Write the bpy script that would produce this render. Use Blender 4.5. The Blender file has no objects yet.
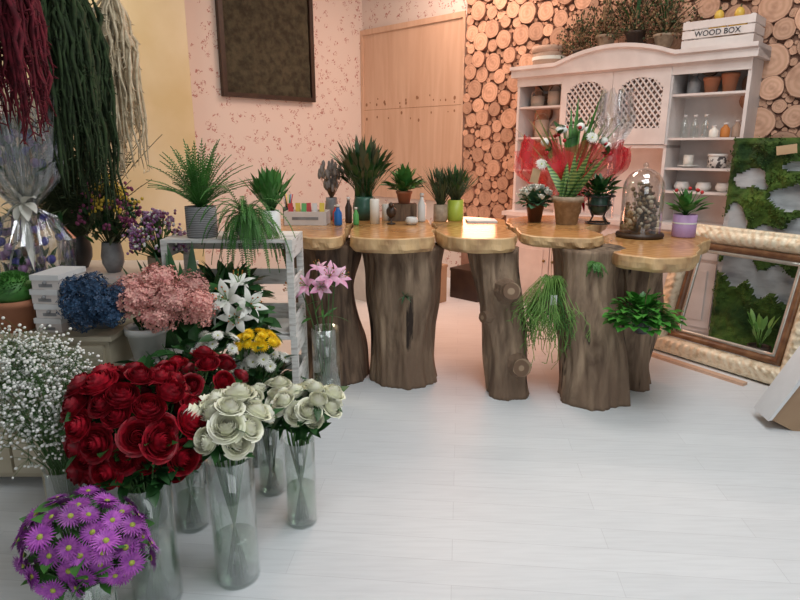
import bpy, math, random
from mathutils import Vector, Matrix, Quaternion, noise
R=random.Random(11)
PI=math.pi
scene=bpy.context.scene
COL=scene.collection
try:
    scene.view_settings.view_transform='Standard'
except Exception: pass

# ------------------------------------------------------------------ materials
def _col(c): return (c[0],c[1],c[2],1.0)
def M(name,c1,c2=None,scale=8,stretch=(1,1,1),rough=.6,bump=0,tex='noise',metal=0,rand=0,ramp=(.35,.65),dist=0,detail=4,spec=.5,bscale=None,rdir='Z',spots=None,bdist=.01):
    m=bpy.data.materials.new(name); m.use_nodes=True
    nt=m.node_tree; N=nt.nodes; L=nt.links
    b=N['Principled BSDF']
    b.inputs['Roughness'].default_value=rough
    b.inputs['Metallic'].default_value=metal
    b.inputs['Specular IOR Level'].default_value=spec
    if c2 is None: c2=tuple(x*.82 for x in c1)
    tc=N.new('ShaderNodeTexCoord'); mp=N.new('ShaderNodeMapping')
    mp.inputs['Scale'].default_value=stretch
    L.new(tc.outputs['Object'],mp.inputs['Vector'])
    if tex=='noise':
        t=N.new('ShaderNodeTexNoise'); t.inputs['Scale'].default_value=scale; t.inputs['Detail'].default_value=detail
        t.inputs['Distortion'].default_value=dist; out=t.outputs[0]
    elif tex=='rings':
        t=N.new('ShaderNodeTexWave'); t.wave_type='RINGS'; t.rings_direction=rdir
        t.inputs['Scale'].default_value=scale; t.inputs['Distortion'].default_value=dist; t.inputs['Detail'].default_value=2
        t.inputs['Detail Scale'].default_value=1.2; out=t.outputs['Fac']
    else:
        t=N.new('ShaderNodeTexWave'); t.wave_type='BANDS'; t.bands_direction=rdir
        t.inputs['Scale'].default_value=scale; t.inputs['Distortion'].default_value=dist; t.inputs['Detail'].default_value=3; out=t.outputs['Fac']
    L.new(mp.outputs[0],t.inputs['Vector'])
    cr=N.new('ShaderNodeValToRGB')
    cr.color_ramp.elements[0].position=ramp[0]; cr.color_ramp.elements[0].color=_col(c1)
    cr.color_ramp.elements[1].position=ramp[1]; cr.color_ramp.elements[1].color=_col(c2)
    L.new(out,cr.inputs[0])
    last=cr.outputs[0]
    for sp in (spots or ()):
        sc,ss,lo,hi,st=sp
        mp3=N.new('ShaderNodeMapping'); mp3.inputs['Scale'].default_value=st; L.new(tc.outputs['Object'],mp3.inputs[0])
        t3=N.new('ShaderNodeTexNoise'); t3.inputs['Scale'].default_value=ss; t3.inputs['Detail'].default_value=6; L.new(mp3.outputs[0],t3.inputs['Vector'])
        r3=N.new('ShaderNodeMapRange'); r3.inputs['From Min'].default_value=lo; r3.inputs['From Max'].default_value=hi; L.new(t3.outputs[0],r3.inputs['Value'])
        mx=N.new('ShaderNodeMix'); mx.data_type='RGBA'; L.new(r3.outputs[0],mx.inputs[0]); L.new(last,mx.inputs[6]); mx.inputs[7].default_value=_col(sc); last=mx.outputs[2]
    if rand:
        oi=N.new('ShaderNodeObjectInfo'); hs=N.new('ShaderNodeHueSaturation')
        ma=N.new('ShaderNodeMapRange'); ma.inputs['To Min'].default_value=1-rand; ma.inputs['To Max'].default_value=1+rand
        L.new(oi.outputs['Random'],ma.inputs['Value']); L.new(ma.outputs[0],hs.inputs['Value'])
        L.new(last,hs.inputs['Color']); last=hs.outputs[0]
    L.new(last,b.inputs['Base Color'])
    if bump:
        bp=N.new('ShaderNodeBump'); bp.inputs['Strength'].default_value=min(1,bump); bp.inputs['Distance'].default_value=bdist
        if bscale:
            t2=N.new('ShaderNodeTexNoise'); t2.inputs['Scale'].default_value=bscale; t2.inputs['Detail'].default_value=8; L.new(mp.outputs[0],t2.inputs['Vector']); L.new(t2.outputs[0],bp.inputs['Height'])
        else: L.new(out,bp.inputs['Height'])
        L.new(bp.outputs[0],b.inputs['Normal'])
    return m

def glassmat(name,tint=(1,1,1),gloss=.12,rough=.03):
    m=bpy.data.materials.new(name); m.use_nodes=True; nt=m.node_tree; N=nt.nodes; L=nt.links
    N.remove(N['Principled BSDF']); out=N['Material Output']
    tr=N.new('ShaderNodeBsdfTransparent'); tr.inputs[0].default_value=_col(tint)
    gl=N.new('ShaderNodeBsdfGlossy'); gl.inputs['Roughness'].default_value=rough; gl.inputs[0].default_value=(1,1,1,1)
    lw=N.new('ShaderNodeLayerWeight'); lw.inputs[0].default_value=.25
    mr=N.new('ShaderNodeMapRange'); mr.inputs['To Min'].default_value=gloss*.5; mr.inputs['To Max'].default_value=min(1,gloss*4)
    L.new(lw.outputs['Facing'],mr.inputs['Value'])
    mx=N.new('ShaderNodeMixShader'); L.new(mr.outputs[0],mx.inputs[0]); L.new(tr.outputs[0],mx.inputs[1]); L.new(gl.outputs[0],mx.inputs[2])
    L.new(mx.outputs[0],out.inputs[0])
    return m
def sheermat(name,c,opac=.5,rough=.3):
    m=bpy.data.materials.new(name); m.use_nodes=True; nt=m.node_tree; N=nt.nodes; L=nt.links
    b=N['Principled BSDF']; b.inputs['Base Color'].default_value=_col(c); b.inputs['Roughness'].default_value=rough
    tc=N.new('ShaderNodeTexCoord'); t=N.new('ShaderNodeTexNoise'); t.inputs['Scale'].default_value=5; t.inputs['Detail'].default_value=5
    L.new(tc.outputs['Object'],t.inputs['Vector'])
    mr=N.new('ShaderNodeMapRange'); mr.inputs['From Min'].default_value=.35; mr.inputs['From Max'].default_value=.65
    mr.inputs['To Min'].default_value=max(0,opac-.18); mr.inputs['To Max'].default_value=min(1,opac+.18)
    L.new(t.outputs[0],mr.inputs['Value']); L.new(mr.outputs[0],b.inputs['Alpha'])
    return m

WHITE=M('white_paint',(.78,.72,.69),(.68,.62,.59),scale=6,rough=.45)
WHITEW=M('weathered_white_wood',(.76,.75,.72),(.42,.38,.34),scale=9,stretch=(1,1,6),rough=.7,ramp=(.48,.74),bump=.3)
CREAM=M('cream_paint',(.56,.50,.38),(.44,.38,.27),scale=3,rough=.6)
STUMP=M('stump_wood',(.115,.072,.046),(.40,.285,.19),scale=3.2,stretch=(4,4,.9),rough=.85,bump=1,ramp=(.34,.68),detail=14,dist=.8,bscale=6,bdist=.02,spots=(((.20,.13,.085),2.0,.42,.62,(1.4,1.4,.9)),((.03,.018,.012),8,.63,.68,(1.6,1.6,.22))))
STUMP2=M('stump_wood_dark',(.05,.030,.020),(.24,.155,.10),scale=3.5,stretch=(5,5,.8),rough=.85,bump=1,ramp=(.34,.70),detail=12,dist=.8,bscale=7,bdist=.02)
SLAB=M('varnished_slice',(.64,.345,.13),(.48,.235,.075),scale=5,tex='rings',dist=7,rough=.2,ramp=(.1,1),detail=8,spots=(((.34,.155,.05),3.5,.50,.75,(1,1,1)),))
SLABE=M('slab_edge',(.70,.47,.24),(.36,.19,.085),scale=7,stretch=(1,1,.7),rough=.45,bump=.7,ramp=(.45,.68),detail=6)
CUTEND=M('sawn_end',(.36,.25,.16),(.17,.10,.06),scale=5,tex='rings',dist=3,rough=.8,rdir='Y')
SLICE=M('log_slice_face',(.68,.41,.28),(.60,.345,.225),scale=1.0,tex='rings',rdir='Y',dist=4,rough=.8,rand=.26,ramp=(.2,.95),spots=(((.42,.22,.14),1.6,.5,.78,(1,1,1)),))
BARK=M('slice_bark',(.38,.21,.14),(.24,.125,.08),scale=12,rough=.9,rand=.2)
TERRA=M('terracotta',(.50,.21,.11),(.40,.16,.09),scale=5,rough=.8)
GREYP=M('grey_pot',(.30,.30,.30),(.20,.20,.21),scale=18,rough=.6)
WPOT=M('white_ceramic',(.78,.78,.75),(.60,.58,.53),scale=7,rough=.35,ramp=(.5,.75))
SOIL=M('soil',(.05,.03,.02),(.02,.012,.01),scale=40,rough=.95)
BLACK=M('black_metal',(.02,.02,.02),(.03,.03,.03),rough=.4)
G1=M('leaf_green',(.035,.14,.025),(.09,.27,.05),scale=9,rough=.5)
G2=M('leaf_dark_green',(.010,.050,.013),(.03,.12,.025),scale=9,rough=.45)
G3=M('leaf_light_green',(.12,.28,.05),(.24,.42,.10),scale=9,rough=.5)
G4=M('leaf_blue_green',(.04,.12,.06),(.09,.20,.10),scale=9,rough=.5)
GVAR=M('variegated_leaf',(.05,.14,.04),(.28,.42,.13),scale=14,tex='bands',dist=5,rough=.4,rdir='Z')
STEMG=M('stem_green',(.045,.12,.03),(.09,.20,.05),scale=9,rough=.5)
DRY=M('dried_straw',(.36,.25,.13),(.18,.12,.06),scale=12,rough=.9)
DRYG=M('dried_green',(.09,.12,.05),(.04,.06,.025),scale=12,rough=.9)
REDR=M('rose_red',(.46,.008,.025),(.18,.003,.010),scale=2.2,rough=.5,rand=.28)
WROSE=M('rose_white',(.93,.92,.80),(.84,.85,.64),scale=1.2,rough=.5,rand=.05)
PURP=M('daisy_purple',(.50,.12,.52),(.30,.05,.37),scale=3,rough=.5,rand=.3)
YEL=M('yellow_petal',(.95,.70,.02),(.90,.58,.01),scale=3,rough=.5)
YELC=M('daisy_centre',(.52,.56,.10),(.32,.38,.06),scale=12,rough=.8)
WPET=M('white_petal',(.90,.90,.86),(.80,.82,.74),scale=2,rough=.5)
PPET=M('pink_lily_petal',(.82,.30,.52),(.92,.60,.74),scale=2.2,rough=.5)
PHYD=M('pink_hydrangea_petal',(.66,.25,.24),(.84,.48,.40),scale=5,rough=.6,rand=.25)
BHYD=M('blue_hydrangea_petal',(.03,.085,.17),(.012,.028,.07),scale=5,rough=.6,rand=.3)
LIL=M('lilac_petal',(.35,.15,.35),(.54,.38,.54),scale=5,rough=.6)
ORA=M('stamen',(.50,.18,.03),rough=.7)
GLASS=glassmat('clear_glass',(.93,.96,.95),.16)
WATER=glassmat('vase_water',(.76,.84,.74),.08)
CELLO=glassmat('cellophane',(.92,.94,.97),.27,.10)
REDTULLE=sheermat('red_tulle',(.78,.03,.05),.40)
DRED=M('amaranth_red',(.17,.010,.022),(.07,.004,.01),scale=30,rough=.9)
DGRN=M('amaranth_green',(.035,.065,.020),(.014,.028,.009),scale=30,rough=.9)
DCRM=M('amaranth_cream',(.76,.66,.48),(.54,.43,.28),scale=30,rough=.9)
PINE=M('pine_board',(.72,.50,.36),(.62,.40,.27),scale=1.8,stretch=(5,5,.5),rough=.6,ramp=(.32,.72),detail=8,dist=1.2)
KNOT=M('pine_knot',(.26,.12,.06),(.38,.20,.11),scale=20,rough=.7)
GILT=M('gilt_frame',(.84,.74,.55),(.52,.40,.24),scale=24,rough=.38,bump=.8,metal=.12,ramp=(.48,.70))
BRNF=M('brown_frame',(.13,.055,.026),(.24,.12,.055),scale=14,rough=.35)
SILV=M('silver_lip',(.62,.60,.54),(.45,.42,.36),rough=.3,metal=.5)
MOSS=M('moss',(.012,.038,.005),(.085,.15,.020),scale=5,rough=.95,bump=1,bscale=60,detail=10)
BIRCH=M('birch_bark',(.50,.52,.53),(.28,.29,.31),scale=5,stretch=(1,1,3),rough=.8,ramp=(.45,.7))
DARKG=M('dark_relief',(.030,.026,.014),(.075,.068,.040),scale=14,rough=.9,bump=1,bscale=40)
DFRAME=M('dark_wood_frame',(.05,.028,.016),(.03,.015,.01),rough=.5)
WICKER=M('wicker',(.62,.48,.38),(.32,.20,.14),scale=40,tex='bands',dist=1,rough=.8,rdir='Z')
WGREY=M('grey_woven_pot',(.34,.34,.34),(.14,.14,.15),scale=34,tex='bands',dist=1,rough=.8,rdir='Z')
CARD=M('cardboard',(.42,.28,.17),(.36,.23,.14),scale=4,rough=.8)
STONE=M('speckled_stoneware',(.44,.34,.24),(.30,.22,.15),scale=30,rough=.7)
LAV=M('lavender_pot',(.50,.32,.54),(.44,.27,.48),rough=.5)
LIME=M('lime_pot',(.42,.52,.06),(.36,.45,.05),rough=.4)
BLUEB=M('blue_plastic',(.02,.16,.50),rough=.3)
CANDLE=M('wax',(.86,.83,.76),(.8,.76,.68),rough=.4)
REDC=M('red_card',(.65,.04,.04),rough=.4); YELCARD=M('yellow_card',(.85,.6,.06),rough=.4); GRNCARD=M('green_card',(.12,.45,.12),rough=.4)
INK=M('ink',(.03,.03,.04),rough=.5)
BRASS=M('brass_knob',(.30,.20,.08),rough=.35,metal=.8)
CORK=M('tag_kraft',(.55,.38,.22),(.45,.3,.17),rough=.8)
STRAWY=M('yellow_gourd',(.80,.55,.10),(.7,.42,.06),rough=.4)
DIRTW=M('cut_white_paper',(.78,.78,.78),(.72,.72,.72),rough=.6)
BLUM=M('blue_bloom',(.05,.06,.34),(.12,.10,.45)); MUST=M('mustard',(.66,.46,.05)); PLUM=M('plum',(.25,.05,.13))

def wallpaper():
    m=bpy.data.materials.new('wallpaper'); m.use_nodes=True; nt=m.node_tree; N=nt.nodes; L=nt.links; b=N['Principled BSDF']
    b.inputs['Roughness'].default_value=.75
    tc=N.new('ShaderNodeTexCoord')
    v=N.new('ShaderNodeTexVoronoi'); v.inputs['Scale'].default_value=11; v.inputs['Randomness'].default_value=.9
    mp=N.new('ShaderNodeMapping'); mp.inputs['Scale'].default_value=(1,.0,1); L.new(tc.outputs['Object'],mp.inputs[0]); L.new(mp.outputs[0],v.inputs['Vector'])
    n=N.new('ShaderNodeTexNoise'); n.inputs['Scale'].default_value=42; n.inputs['Detail'].default_value=2; n.inputs['Distortion'].default_value=1.0; L.new(mp.outputs[0],n.inputs['Vector'])
    a=N.new('ShaderNodeMath'); a.operation='LESS_THAN'; a.inputs[1].default_value=.40; L.new(v.outputs['Distance'],a.inputs[0])
    lt=N.new('ShaderNodeMath'); lt.operation='GREATER_THAN'; lt.inputs[1].default_value=.555; L.new(n.outputs[0],lt.inputs[0])
    mu=N.new('ShaderNodeMath'); mu.operation='MULTIPLY'; L.new(a.outputs[0],mu.inputs[0]); L.new(lt.outputs[0],mu.inputs[1])
    mx=N.new('ShaderNodeMix'); mx.data_type='RGBA'; L.new(mu.outputs[0],mx.inputs[0])
    mx.inputs[6].default_value=(.77,.68,.62,1); mx.inputs[7].default_value=(.48,.24,.21,1)
    L.new(mx.outputs[2],b.inputs['Base Color']); return m
WALLP=wallpaper()
CREAMW=M('cream_wall',(.68,.56,.31),(.82,.73,.52),scale=1.1,rough=.85,detail=6)
CEILM=M('ceiling_paint',(.7,.7,.68),rough=.9)
BACKB=M('log_backing',(.36,.20,.14),(.25,.13,.09),scale=12,rough=.9)
def floormat():
    m=bpy.data.materials.new('white_laminate'); m.use_nodes=True; nt=m.node_tree; N=nt.nodes; L=nt.links; b=N['Principled BSDF']
    b.inputs['Roughness'].default_value=.42; b.inputs['Specular IOR Level'].default_value=.35
    tc=N.new('ShaderNodeTexCoord'); mp=N.new('ShaderNodeMapping'); mp.inputs['Rotation'].default_value=(0,0,.10)
    L.new(tc.outputs['Object'],mp.inputs[0])
    br=N.new('ShaderNodeTexBrick'); br.inputs['Scale'].default_value=1; br.inputs['Brick Width'].default_value=1.2; br.inputs['Row Height'].default_value=.13
    br.inputs['Mortar Size'].default_value=.0012; br.inputs['Color1'].default_value=(.76,.79,.81,1); br.inputs['Color2'].default_value=(.72,.75,.77,1); br.inputs['Mortar'].default_value=(.62,.64,.66,1)
    L.new(mp.outputs[0],br.inputs['Vector'])
    mp2=N.new('ShaderNodeMapping'); mp2.inputs['Scale'].default_value=(2,22,1); mp2.inputs['Rotation'].default_value=(0,0,.10); L.new(tc.outputs['Object'],mp2.inputs[0])
    n=N.new('ShaderNodeTexNoise'); n.inputs['Scale'].default_value=2.5; n.inputs['Detail'].default_value=6; L.new(mp2.outputs[0],n.inputs['Vector'])
    cr=N.new('ShaderNodeValToRGB'); cr.color_ramp.elements[0].position=.3; cr.color_ramp.elements[0].color=(.93,.93,.93,1); cr.color_ramp.elements[1].position=.6; cr.color_ramp.elements[1].color=(1,1,1,1)
    L.new(n.outputs[0],cr.inputs[0])
    mx=N.new('ShaderNodeMix'); mx.data_type='RGBA'; mx.blend_type='MULTIPLY'; mx.inputs[0].default_value=1
    L.new(br.outputs['Color'],mx.inputs[6]); L.new(cr.outputs[0],mx.inputs[7]); L.new(mx.outputs[2],b.inputs['Base Color']); return m
FLOORM=floormat()

# ------------------------------------------------------------------ mesh builder
class MB:
    def __init__(s): s.v=[]; s.f=[]; s.m=[]
    def add(s,vs,fs,mi=0):
        o=len(s.v); s.v.extend([tuple(v) for v in vs])
        for f in fs: s.f.append([i+o for i in f]); s.m.append(mi)
    def box(s,x0,x1,y0,y1,z0,z1,mi=0):
        vs=[Vector((x,y,z)) for z in (z0,z1) for y in (y0,y1) for x in (x0,x1)]
        s.add(vs,[(0,2,3,1),(4,5,7,6),(0,1,5,4),(2,6,7,3),(0,4,6,2),(1,3,7,5)],mi)
    def tube(s,pts,r,n=6,mi=0):
        pts=[Vector(p) for p in pts]; k=len(pts)
        if not isinstance(r,(list,tuple)): r=[r]*k
        vs=[];u=None
        for i,p in enumerate(pts):
            d=(pts[min(i+1,k-1)]-pts[max(i-1,0)])
            d=d.normalized() if d.length>1e-9 else Vector((0,0,1))
            if u is None:
                u=d.orthogonal().normalized()
            else:
                u=(u-d*u.dot(d)); u=u.normalized() if u.length>1e-6 else d.orthogonal().normalized()
            w=d.cross(u)
            for j in range(n):
                a=2*PI*j/n; vs.append(p+(u*math.cos(a)+w*math.sin(a))*r[i])
        fs=[]
        for i in range(k-1):
            for j in range(n):
                a=i*n+j;b=i*n+(j+1)%n; fs.append((a,b,b+n,a+n))
        fs.append(tuple(range(n-1,-1,-1))); fs.append(tuple((k-1)*n+j for j in range(n)))
        s.add(vs,fs,mi)
    def lathe(s,prof,n=24,c=(0,0,0),mi=0,wob=0,seed=0,capb=True,capt=False):
        vs=[]
        for (r,z) in prof:
            for j in range(n):
                a=2*PI*j/n; rr=r
                if wob: rr*=1+wob*noise.noise(Vector((math.cos(a)*1.5+seed,math.sin(a)*1.5,z*3)))
                vs.append((c[0]+rr*math.cos(a),c[1]+rr*math.sin(a),c[2]+z))
        fs=[]
        for i in range(len(prof)-1):
            for j in range(n):
                a=i*n+j;b=i*n+(j+1)%n; fs.append((a,b,b+n,a+n))
        if capb: fs.append(tuple(range(n-1,-1,-1)))
        if capt: fs.append(tuple((len(prof)-1)*n+j for j in range(n)))
        s.add(vs,fs,mi)
    def ball(s,c,r,n=8,mi=0,sz=1,wob=0,seed=0):
        prof=[(max(.001,r*math.sin(PI*i/n)),-r*sz*math.cos(PI*i/n)) for i in range(n+1)]
        s.lathe(prof,n=max(6,n+2),c=c,mi=mi,wob=wob,seed=seed,capb=False)
    def leaf(s,p,d,L,W,droop=.3,mi=0,segs=4,fold=.2,shape='oval',roll=0):
        p=Vector(p); d=Vector(d).normalized()
        side=d.cross(Vector((0,0,1)))
        if side.length<.05: side=Vector((math.cos(roll*7+1),math.sin(roll*7+1),0))
        side.normalize()
        if roll: side=Quaternion(d,roll)@side
        vs=[]
        for i in range(segs+1):
            t=i/segs
            if shape=='oval': w=W*.5*math.sin(PI*min(1,(t*.94+.05))**.85)
            elif shape=='blade': w=W*.5*(1-t**2.5)*(0.75+.25*math.sin(PI*t))
            elif shape=='heart': w=W*.5*(math.sin(PI*(t*.97+.03)**.55))
            else: w=W*.5*(1-t)**.5
            nrm=side.cross(d).normalized()
            vs+= [p-side*w+nrm*w*fold,p.copy(),p+side*w+nrm*w*fold]
            p=p+d*(L/segs); d=Vector((d.x,d.y,d.z-droop/segs)).normalized()
        fs=[]
        for i in range(segs):
            a=i*3; fs+=[(a,a+1,a+4,a+3),(a+1,a+2,a+5,a+4)]
        s.add(vs,fs,mi)
        return p
    def frond(s,p,d,L,W,droop=.8,n=16,mi=0,ms=0,lw=.3):
        p=Vector(p); d=Vector(d).normalized(); pts=[p.copy()]
        vs=[];fs=[]
        for i in range(n):
            t=(i+1)/n
            p=p+d*(L/n); d=Vector((d.x,d.y,d.z-droop/n)).normalized(); pts.append(p.copy())
            side=d.cross(Vector((0,0,1))); side=side.normalized() if side.length>.05 else Vector((1,0,0))
            w=W*math.sin(PI*min(1,t*.9+.12))**.7
            if t<.12: continue
            for sg in (-1,1):
                e=(side*sg+d*.45+Vector((0,0,R.uniform(-.15,.2)))).normalized()*w
                q=d*(L/n)*lw*1.6
                b=len(vs)
                vs+=[p-q*.3,p+e*.5-q*.6,p+e,p+e*.5+q*.6]
                fs.append((b,b+1,b+2,b+3))
        s.add(vs,fs,mi); s.tube(pts[::3]+[pts[-1]],.0022,3,ms)
    def mesh(s,name,mats,smooth=True):
        me=bpy.data.meshes.new(name); me.from_pydata(s.v,[],s.f)
        for m in mats: me.materials.append(m)
        for i,p in enumerate(me.polygons):
            p.material_index=s.m[i]; 
            if smooth: p.use_smooth=True
        me.update(); return me

def top(name,label,cat,loc=(0,0,0),rz=0,group=None,mesh=None,kind=None):
    o=bpy.data.objects.new(name,mesh); COL.objects.link(o)
    o.location=loc; o.rotation_euler=(0,0,rz)
    if kind=='structure': o['kind']=kind; return o
    o['label']=label; o['category']=cat
    if group: o['group']=group
    if kind: o['kind']=kind
    return o
def part(name,mesh,parent,loc=(0,0,0),rot=(0,0,0),label=None,scale=None,kind=None):
    o=bpy.data.objects.new(name,mesh); COL.objects.link(o); o.parent=parent; o.location=loc
    if isinstance(rot,Quaternion): o.rotation_mode='QUATERNION'; o.rotation_quaternion=rot
    else: o.rotation_euler=rot
    if label: o['label']=label
    if scale: o.scale=(scale,)*3
    if kind: o['kind']=kind
    return o
def boxmesh(name,sx,sy,sz,mat):
    b=MB(); b.box(-sx/2,sx/2,-sy/2,sy/2,0,sz); return b.mesh(name,[mat],False)
def textpart(body,size,parent,loc,rot,mat,name='lettering'):
    cu=bpy.data.curves.new('txt','FONT'); cu.body=body; cu.size=size; cu.extrude=.0015; cu.align_x='CENTER'; cu.align_y='CENTER'
    o=bpy.data.objects.new('txt',cu); me=bpy.data.meshes.new_from_object(o); me.name='lettering'
    me.materials.clear(); me.materials.append(mat)
    bpy.data.objects.remove(o)
    return part(name,me,parent,loc,rot)

# ------------------------------------------------------------------ room
dA=Vector((.69,.724,0)).normalized(); dW=Vector((.724,-.69,0)).normalized()
RZ=math.atan2(dW.y,dW.x); RA=math.atan2(dA.y,dA.x)
C=Vector((-.465,8.015,0)); W0=Vector((1.356,6.28,0))
H=3.8
def wallbox(name,p0,ang,L,th,z0,z1,mat):
    b=MB(); b.box(0,L,0,th,z0,z1); return top(name,'','',p0,ang,mesh=b.mesh(name,[mat],False),kind='structure')
wallbox('wall_back',C,RZ,6.5,.12,0,H,WALLP)
wallbox('wall_left',C-dA*2.6,RA,2.6,.12,0,H,WALLP)
wallbox('wall_side',C+dW*.2-dA*8.45,RA,6.0,.32,0,H,CREAMW)
b=MB(); b.box(-7,7,-2.5,9,-.1,0); top('floor','','',(0,0,0),mesh=b.mesh('floor',[FLOORM],False),kind='structure')
b=MB(); b.box(-7,7,-2.5,9,H,H+.1); top('ceiling','','',(0,0,0),mesh=b.mesh('ceiling',[CEILM],False),kind='structure')
b=MB(); b.box(0,4.8,-.02,0,0,H); top('trim_1','','',C+dW*1.64,RZ,mesh=b.mesh('trim_1',[BACKB],False),kind='structure')
b=MB(); b.box(0,6.0,-.015,0,0,.10); top('baseboard_side','','',C+dW*.2-dA*8.45,RA,mesh=b.mesh('bb',[WHITE],False),kind='structure')

o=top('pine_board_cladding','large knotty pine board panel fixed to the wallpapered wall','wood panel',C+dW*.02-dA*.002,RZ)
b=MB(); b.box(0,1.60,-.03,-.002,1.965,2.84); b.box(0,1.60,-.03,-.002,.9,1.965); b.box(0,1.6,-.0312,-.03,1.960,1.964,1)
for zrow in (2.02,1.86,2.06):
    for i in range(9):
        cx=.08+i*.18+R.uniform(-.06,.06); cz=zrow+R.uniform(-.05,.05); r=R.uniform(.007,.017)
        vs=[(cx+r*math.cos(a*PI/5),-.0315,cz+1.3*r*math.sin(a*PI/5)) for a in range(10)]; b.add(vs,[tuple(range(10))],1)
part('board',b.mesh('board',[PINE,KNOT],False),o)
b=MB(); b.box(-.015,1.615,-.045,-.031,2.84,2.90); b.box(-.015,.03,-.045,-.031,.9,2.84); b.box(1.585,1.615,-.045,-.031,.9,2.84); part('frame_strip',b.mesh('strip',[PINE],False),o)

o=top('wall_picture','dark moss relief picture in a dark wood frame hung on wallpaper','picture',C-dA*2.02+Vector((dW.x,dW.y,0))*.005,RA)
b=MB(); nx,nz=36,36
vs=[];fs=[]
for i in range(nx+1):
    for j in range(nz+1):
        x=.05+1.09*i/nx; z=2.06+1.2*j/nz; vs.append((x,-.035-.018*noise.noise(Vector((x*9,0,z*9))),z))
for i in range(nx):
    for j in range(nz): a=i*(nz+1)+j; fs.append((a,a+nz+1,a+nz+2,a+1))
b.add(vs,fs); part('canvas',b.mesh('canvas',[DARKG]),o)
b=MB(); 
for (x0,x1,z0,z1) in ((0,1.2,2.02,2.065),(0,1.2,3.26,3.33),(0,.05,2.065,3.27),(1.15,1.2,2.065,3.27)): b.box(x0,x1,-.06,-.005,z0,z1)
part('picture_frame',b.mesh('pf',[DFRAME],False),o)

# log slices
smesh=[]
def slice_geo(b,k,cx=0,cz=0,r=1,dep=.3,m0=0,m1=1,n=18):
    out=[1+.12*noise.noise(Vector((math.cos(2*PI*j/n)*1.2+k*5,math.sin(2*PI*j/n)*1.2,k))) for j in range(n)]
    fr=[(cx+r*out[j]*math.cos(2*PI*j/n),-dep,cz+r*out[j]*math.sin(2*PI*j/n)) for j in range(n)]
    fi=[(cx+.95*(x-cx),-dep*1.05,cz+.95*(z-cz)) for x,_,z in fr]; bk=[(x,0,z) for x,_,z in fr]
    b.add(fi,[tuple(range(n))],m0)
    b.add(fi+fr+bk,[(j,n+j,n+(j+1)%n,(j+1)%n) for j in range(n)]+[(n+j,2*n+j,2*n+(j+1)%n,n+(j+1)%n) for j in range(n)],m1)
for k in range(6):
    b=MB(); slice_geo(b,k); smesh.append(b.mesh('log_slice',[SLICE,BARK],False))
placed=[]
base_s=-.873
def sfree(s,z,r,f=.91):
    for (a,c,q) in placed:
        if (a-s)**2+(c-z)**2<((q+r)*f)**2: return False
    return True
def okreg(s,z):
    if s<base_s+.03 or s>2.32: return False
    if .15<s<1.93 and z<2.14: return False
    if s>=1.93 and z<1.45: return False
    Y=6.28-.69*s
    if z<.78 or z>1.56+.222*Y: return False
    return True
RR=random.Random(3)
for r0,tries in ((.12,300),(.095,900),(.08,3000),(.066,7000),(.052,9000),(.041,9000),(.031,9000),(.023,10000),(.016,10000)):
    for _ in range(tries):
        s=RR.uniform(-.85,2.35); z=RR.uniform(.8,3.15); r=r0*RR.uniform(.9,1.1)
        if s<base_s+r*.9: continue
        if r0>=.09 and s<1.9 and RR.random()<(.97 if r0>.11 else .85): continue
        if okreg(s,z) and sfree(s,z,r): placed.append((s,z,r))
fill=MB()
for i,(s,z,r) in enumerate(placed):
    if i<294:
        p=W0+dW*s-dA*.0205
        o=top('log_slice','round sawn log slice with bark rim on the feature wall','log slice',(p.x,p.y,z),group='log slices covering the wall',mesh=smesh[i%6])
        o.rotation_euler=(0,RR.uniform(0,6),RZ); o.scale=(r,min(r,.08)*RR.uniform(.8,2.0)+.03,r)
    else: slice_geo(fill,i*.37,s,z,r,.025+r*.2,n=10)
p=W0-dA*.0205
top('small_log_slices','many tiny log slices filling the gaps of the wall','log slice',(p.x,p.y,0),RZ,mesh=fill.mesh('small_log_slices',[M('small_slice_face',(.62,.37,.25),(.44,.24,.15),scale=9,rough=.8),BARK],False),kind='stuff')

# ------------------------------------------------------------------ stump tables
def trunk_mesh(dx,dy,rb,rt,h,seed,flare=.05,amp=.30,tf=.10,lumps=()):
    b=MB(); NA,NZ=96,48; vs=[]
    for i in range(NZ+1):
        t=i/NZ; z=h*t; w=.035*math.sin(t*5+seed*2)*(1-t)*t*1.8
        cx=dx*t+w; cy=dy*t
        r=rb+(rt-rb)*t
        r*=1+flare*max(0,1-t*5)**2+tf*max(0,(t-.7)*3.3)**2
        for j in range(NA):
            a=2*PI*j/NA; ca,sa=math.cos(a),math.sin(a)
            rg=noise.noise(Vector((ca*4+seed,sa*4,z*1.1)))
            rr=r*(1+amp*noise.noise(Vector((ca*1.3+seed,sa*1.3,z*2.4)))+.11*rg-.08*abs(noise.noise(Vector((ca*8,sa*8+seed,z*.8))))+.035*noise.noise(Vector((ca*14,sa*14+seed,z*5))))
            for (la,lz,ls,lh) in lumps:
                da=(a-la+PI)%(2*PI)-PI; dd=(da*r/ls)**2+((z-lz)/ls)**2; rr+=lh*math.exp(-dd)
            vs.append((cx+rr*ca,cy+rr*sa,z))
    fs=[(i*NA+j,i*NA+(j+1)%NA,(i+1)*NA+(j+1)%NA,(i+1)*NA+j) for i in range(NZ) for j in range(NA)]
    fs.append(tuple(range(NA-1,-1,-1))); fs.append(tuple(NZ*NA+j for j in range(NA)))
    b.add(vs,fs); return b
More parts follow.
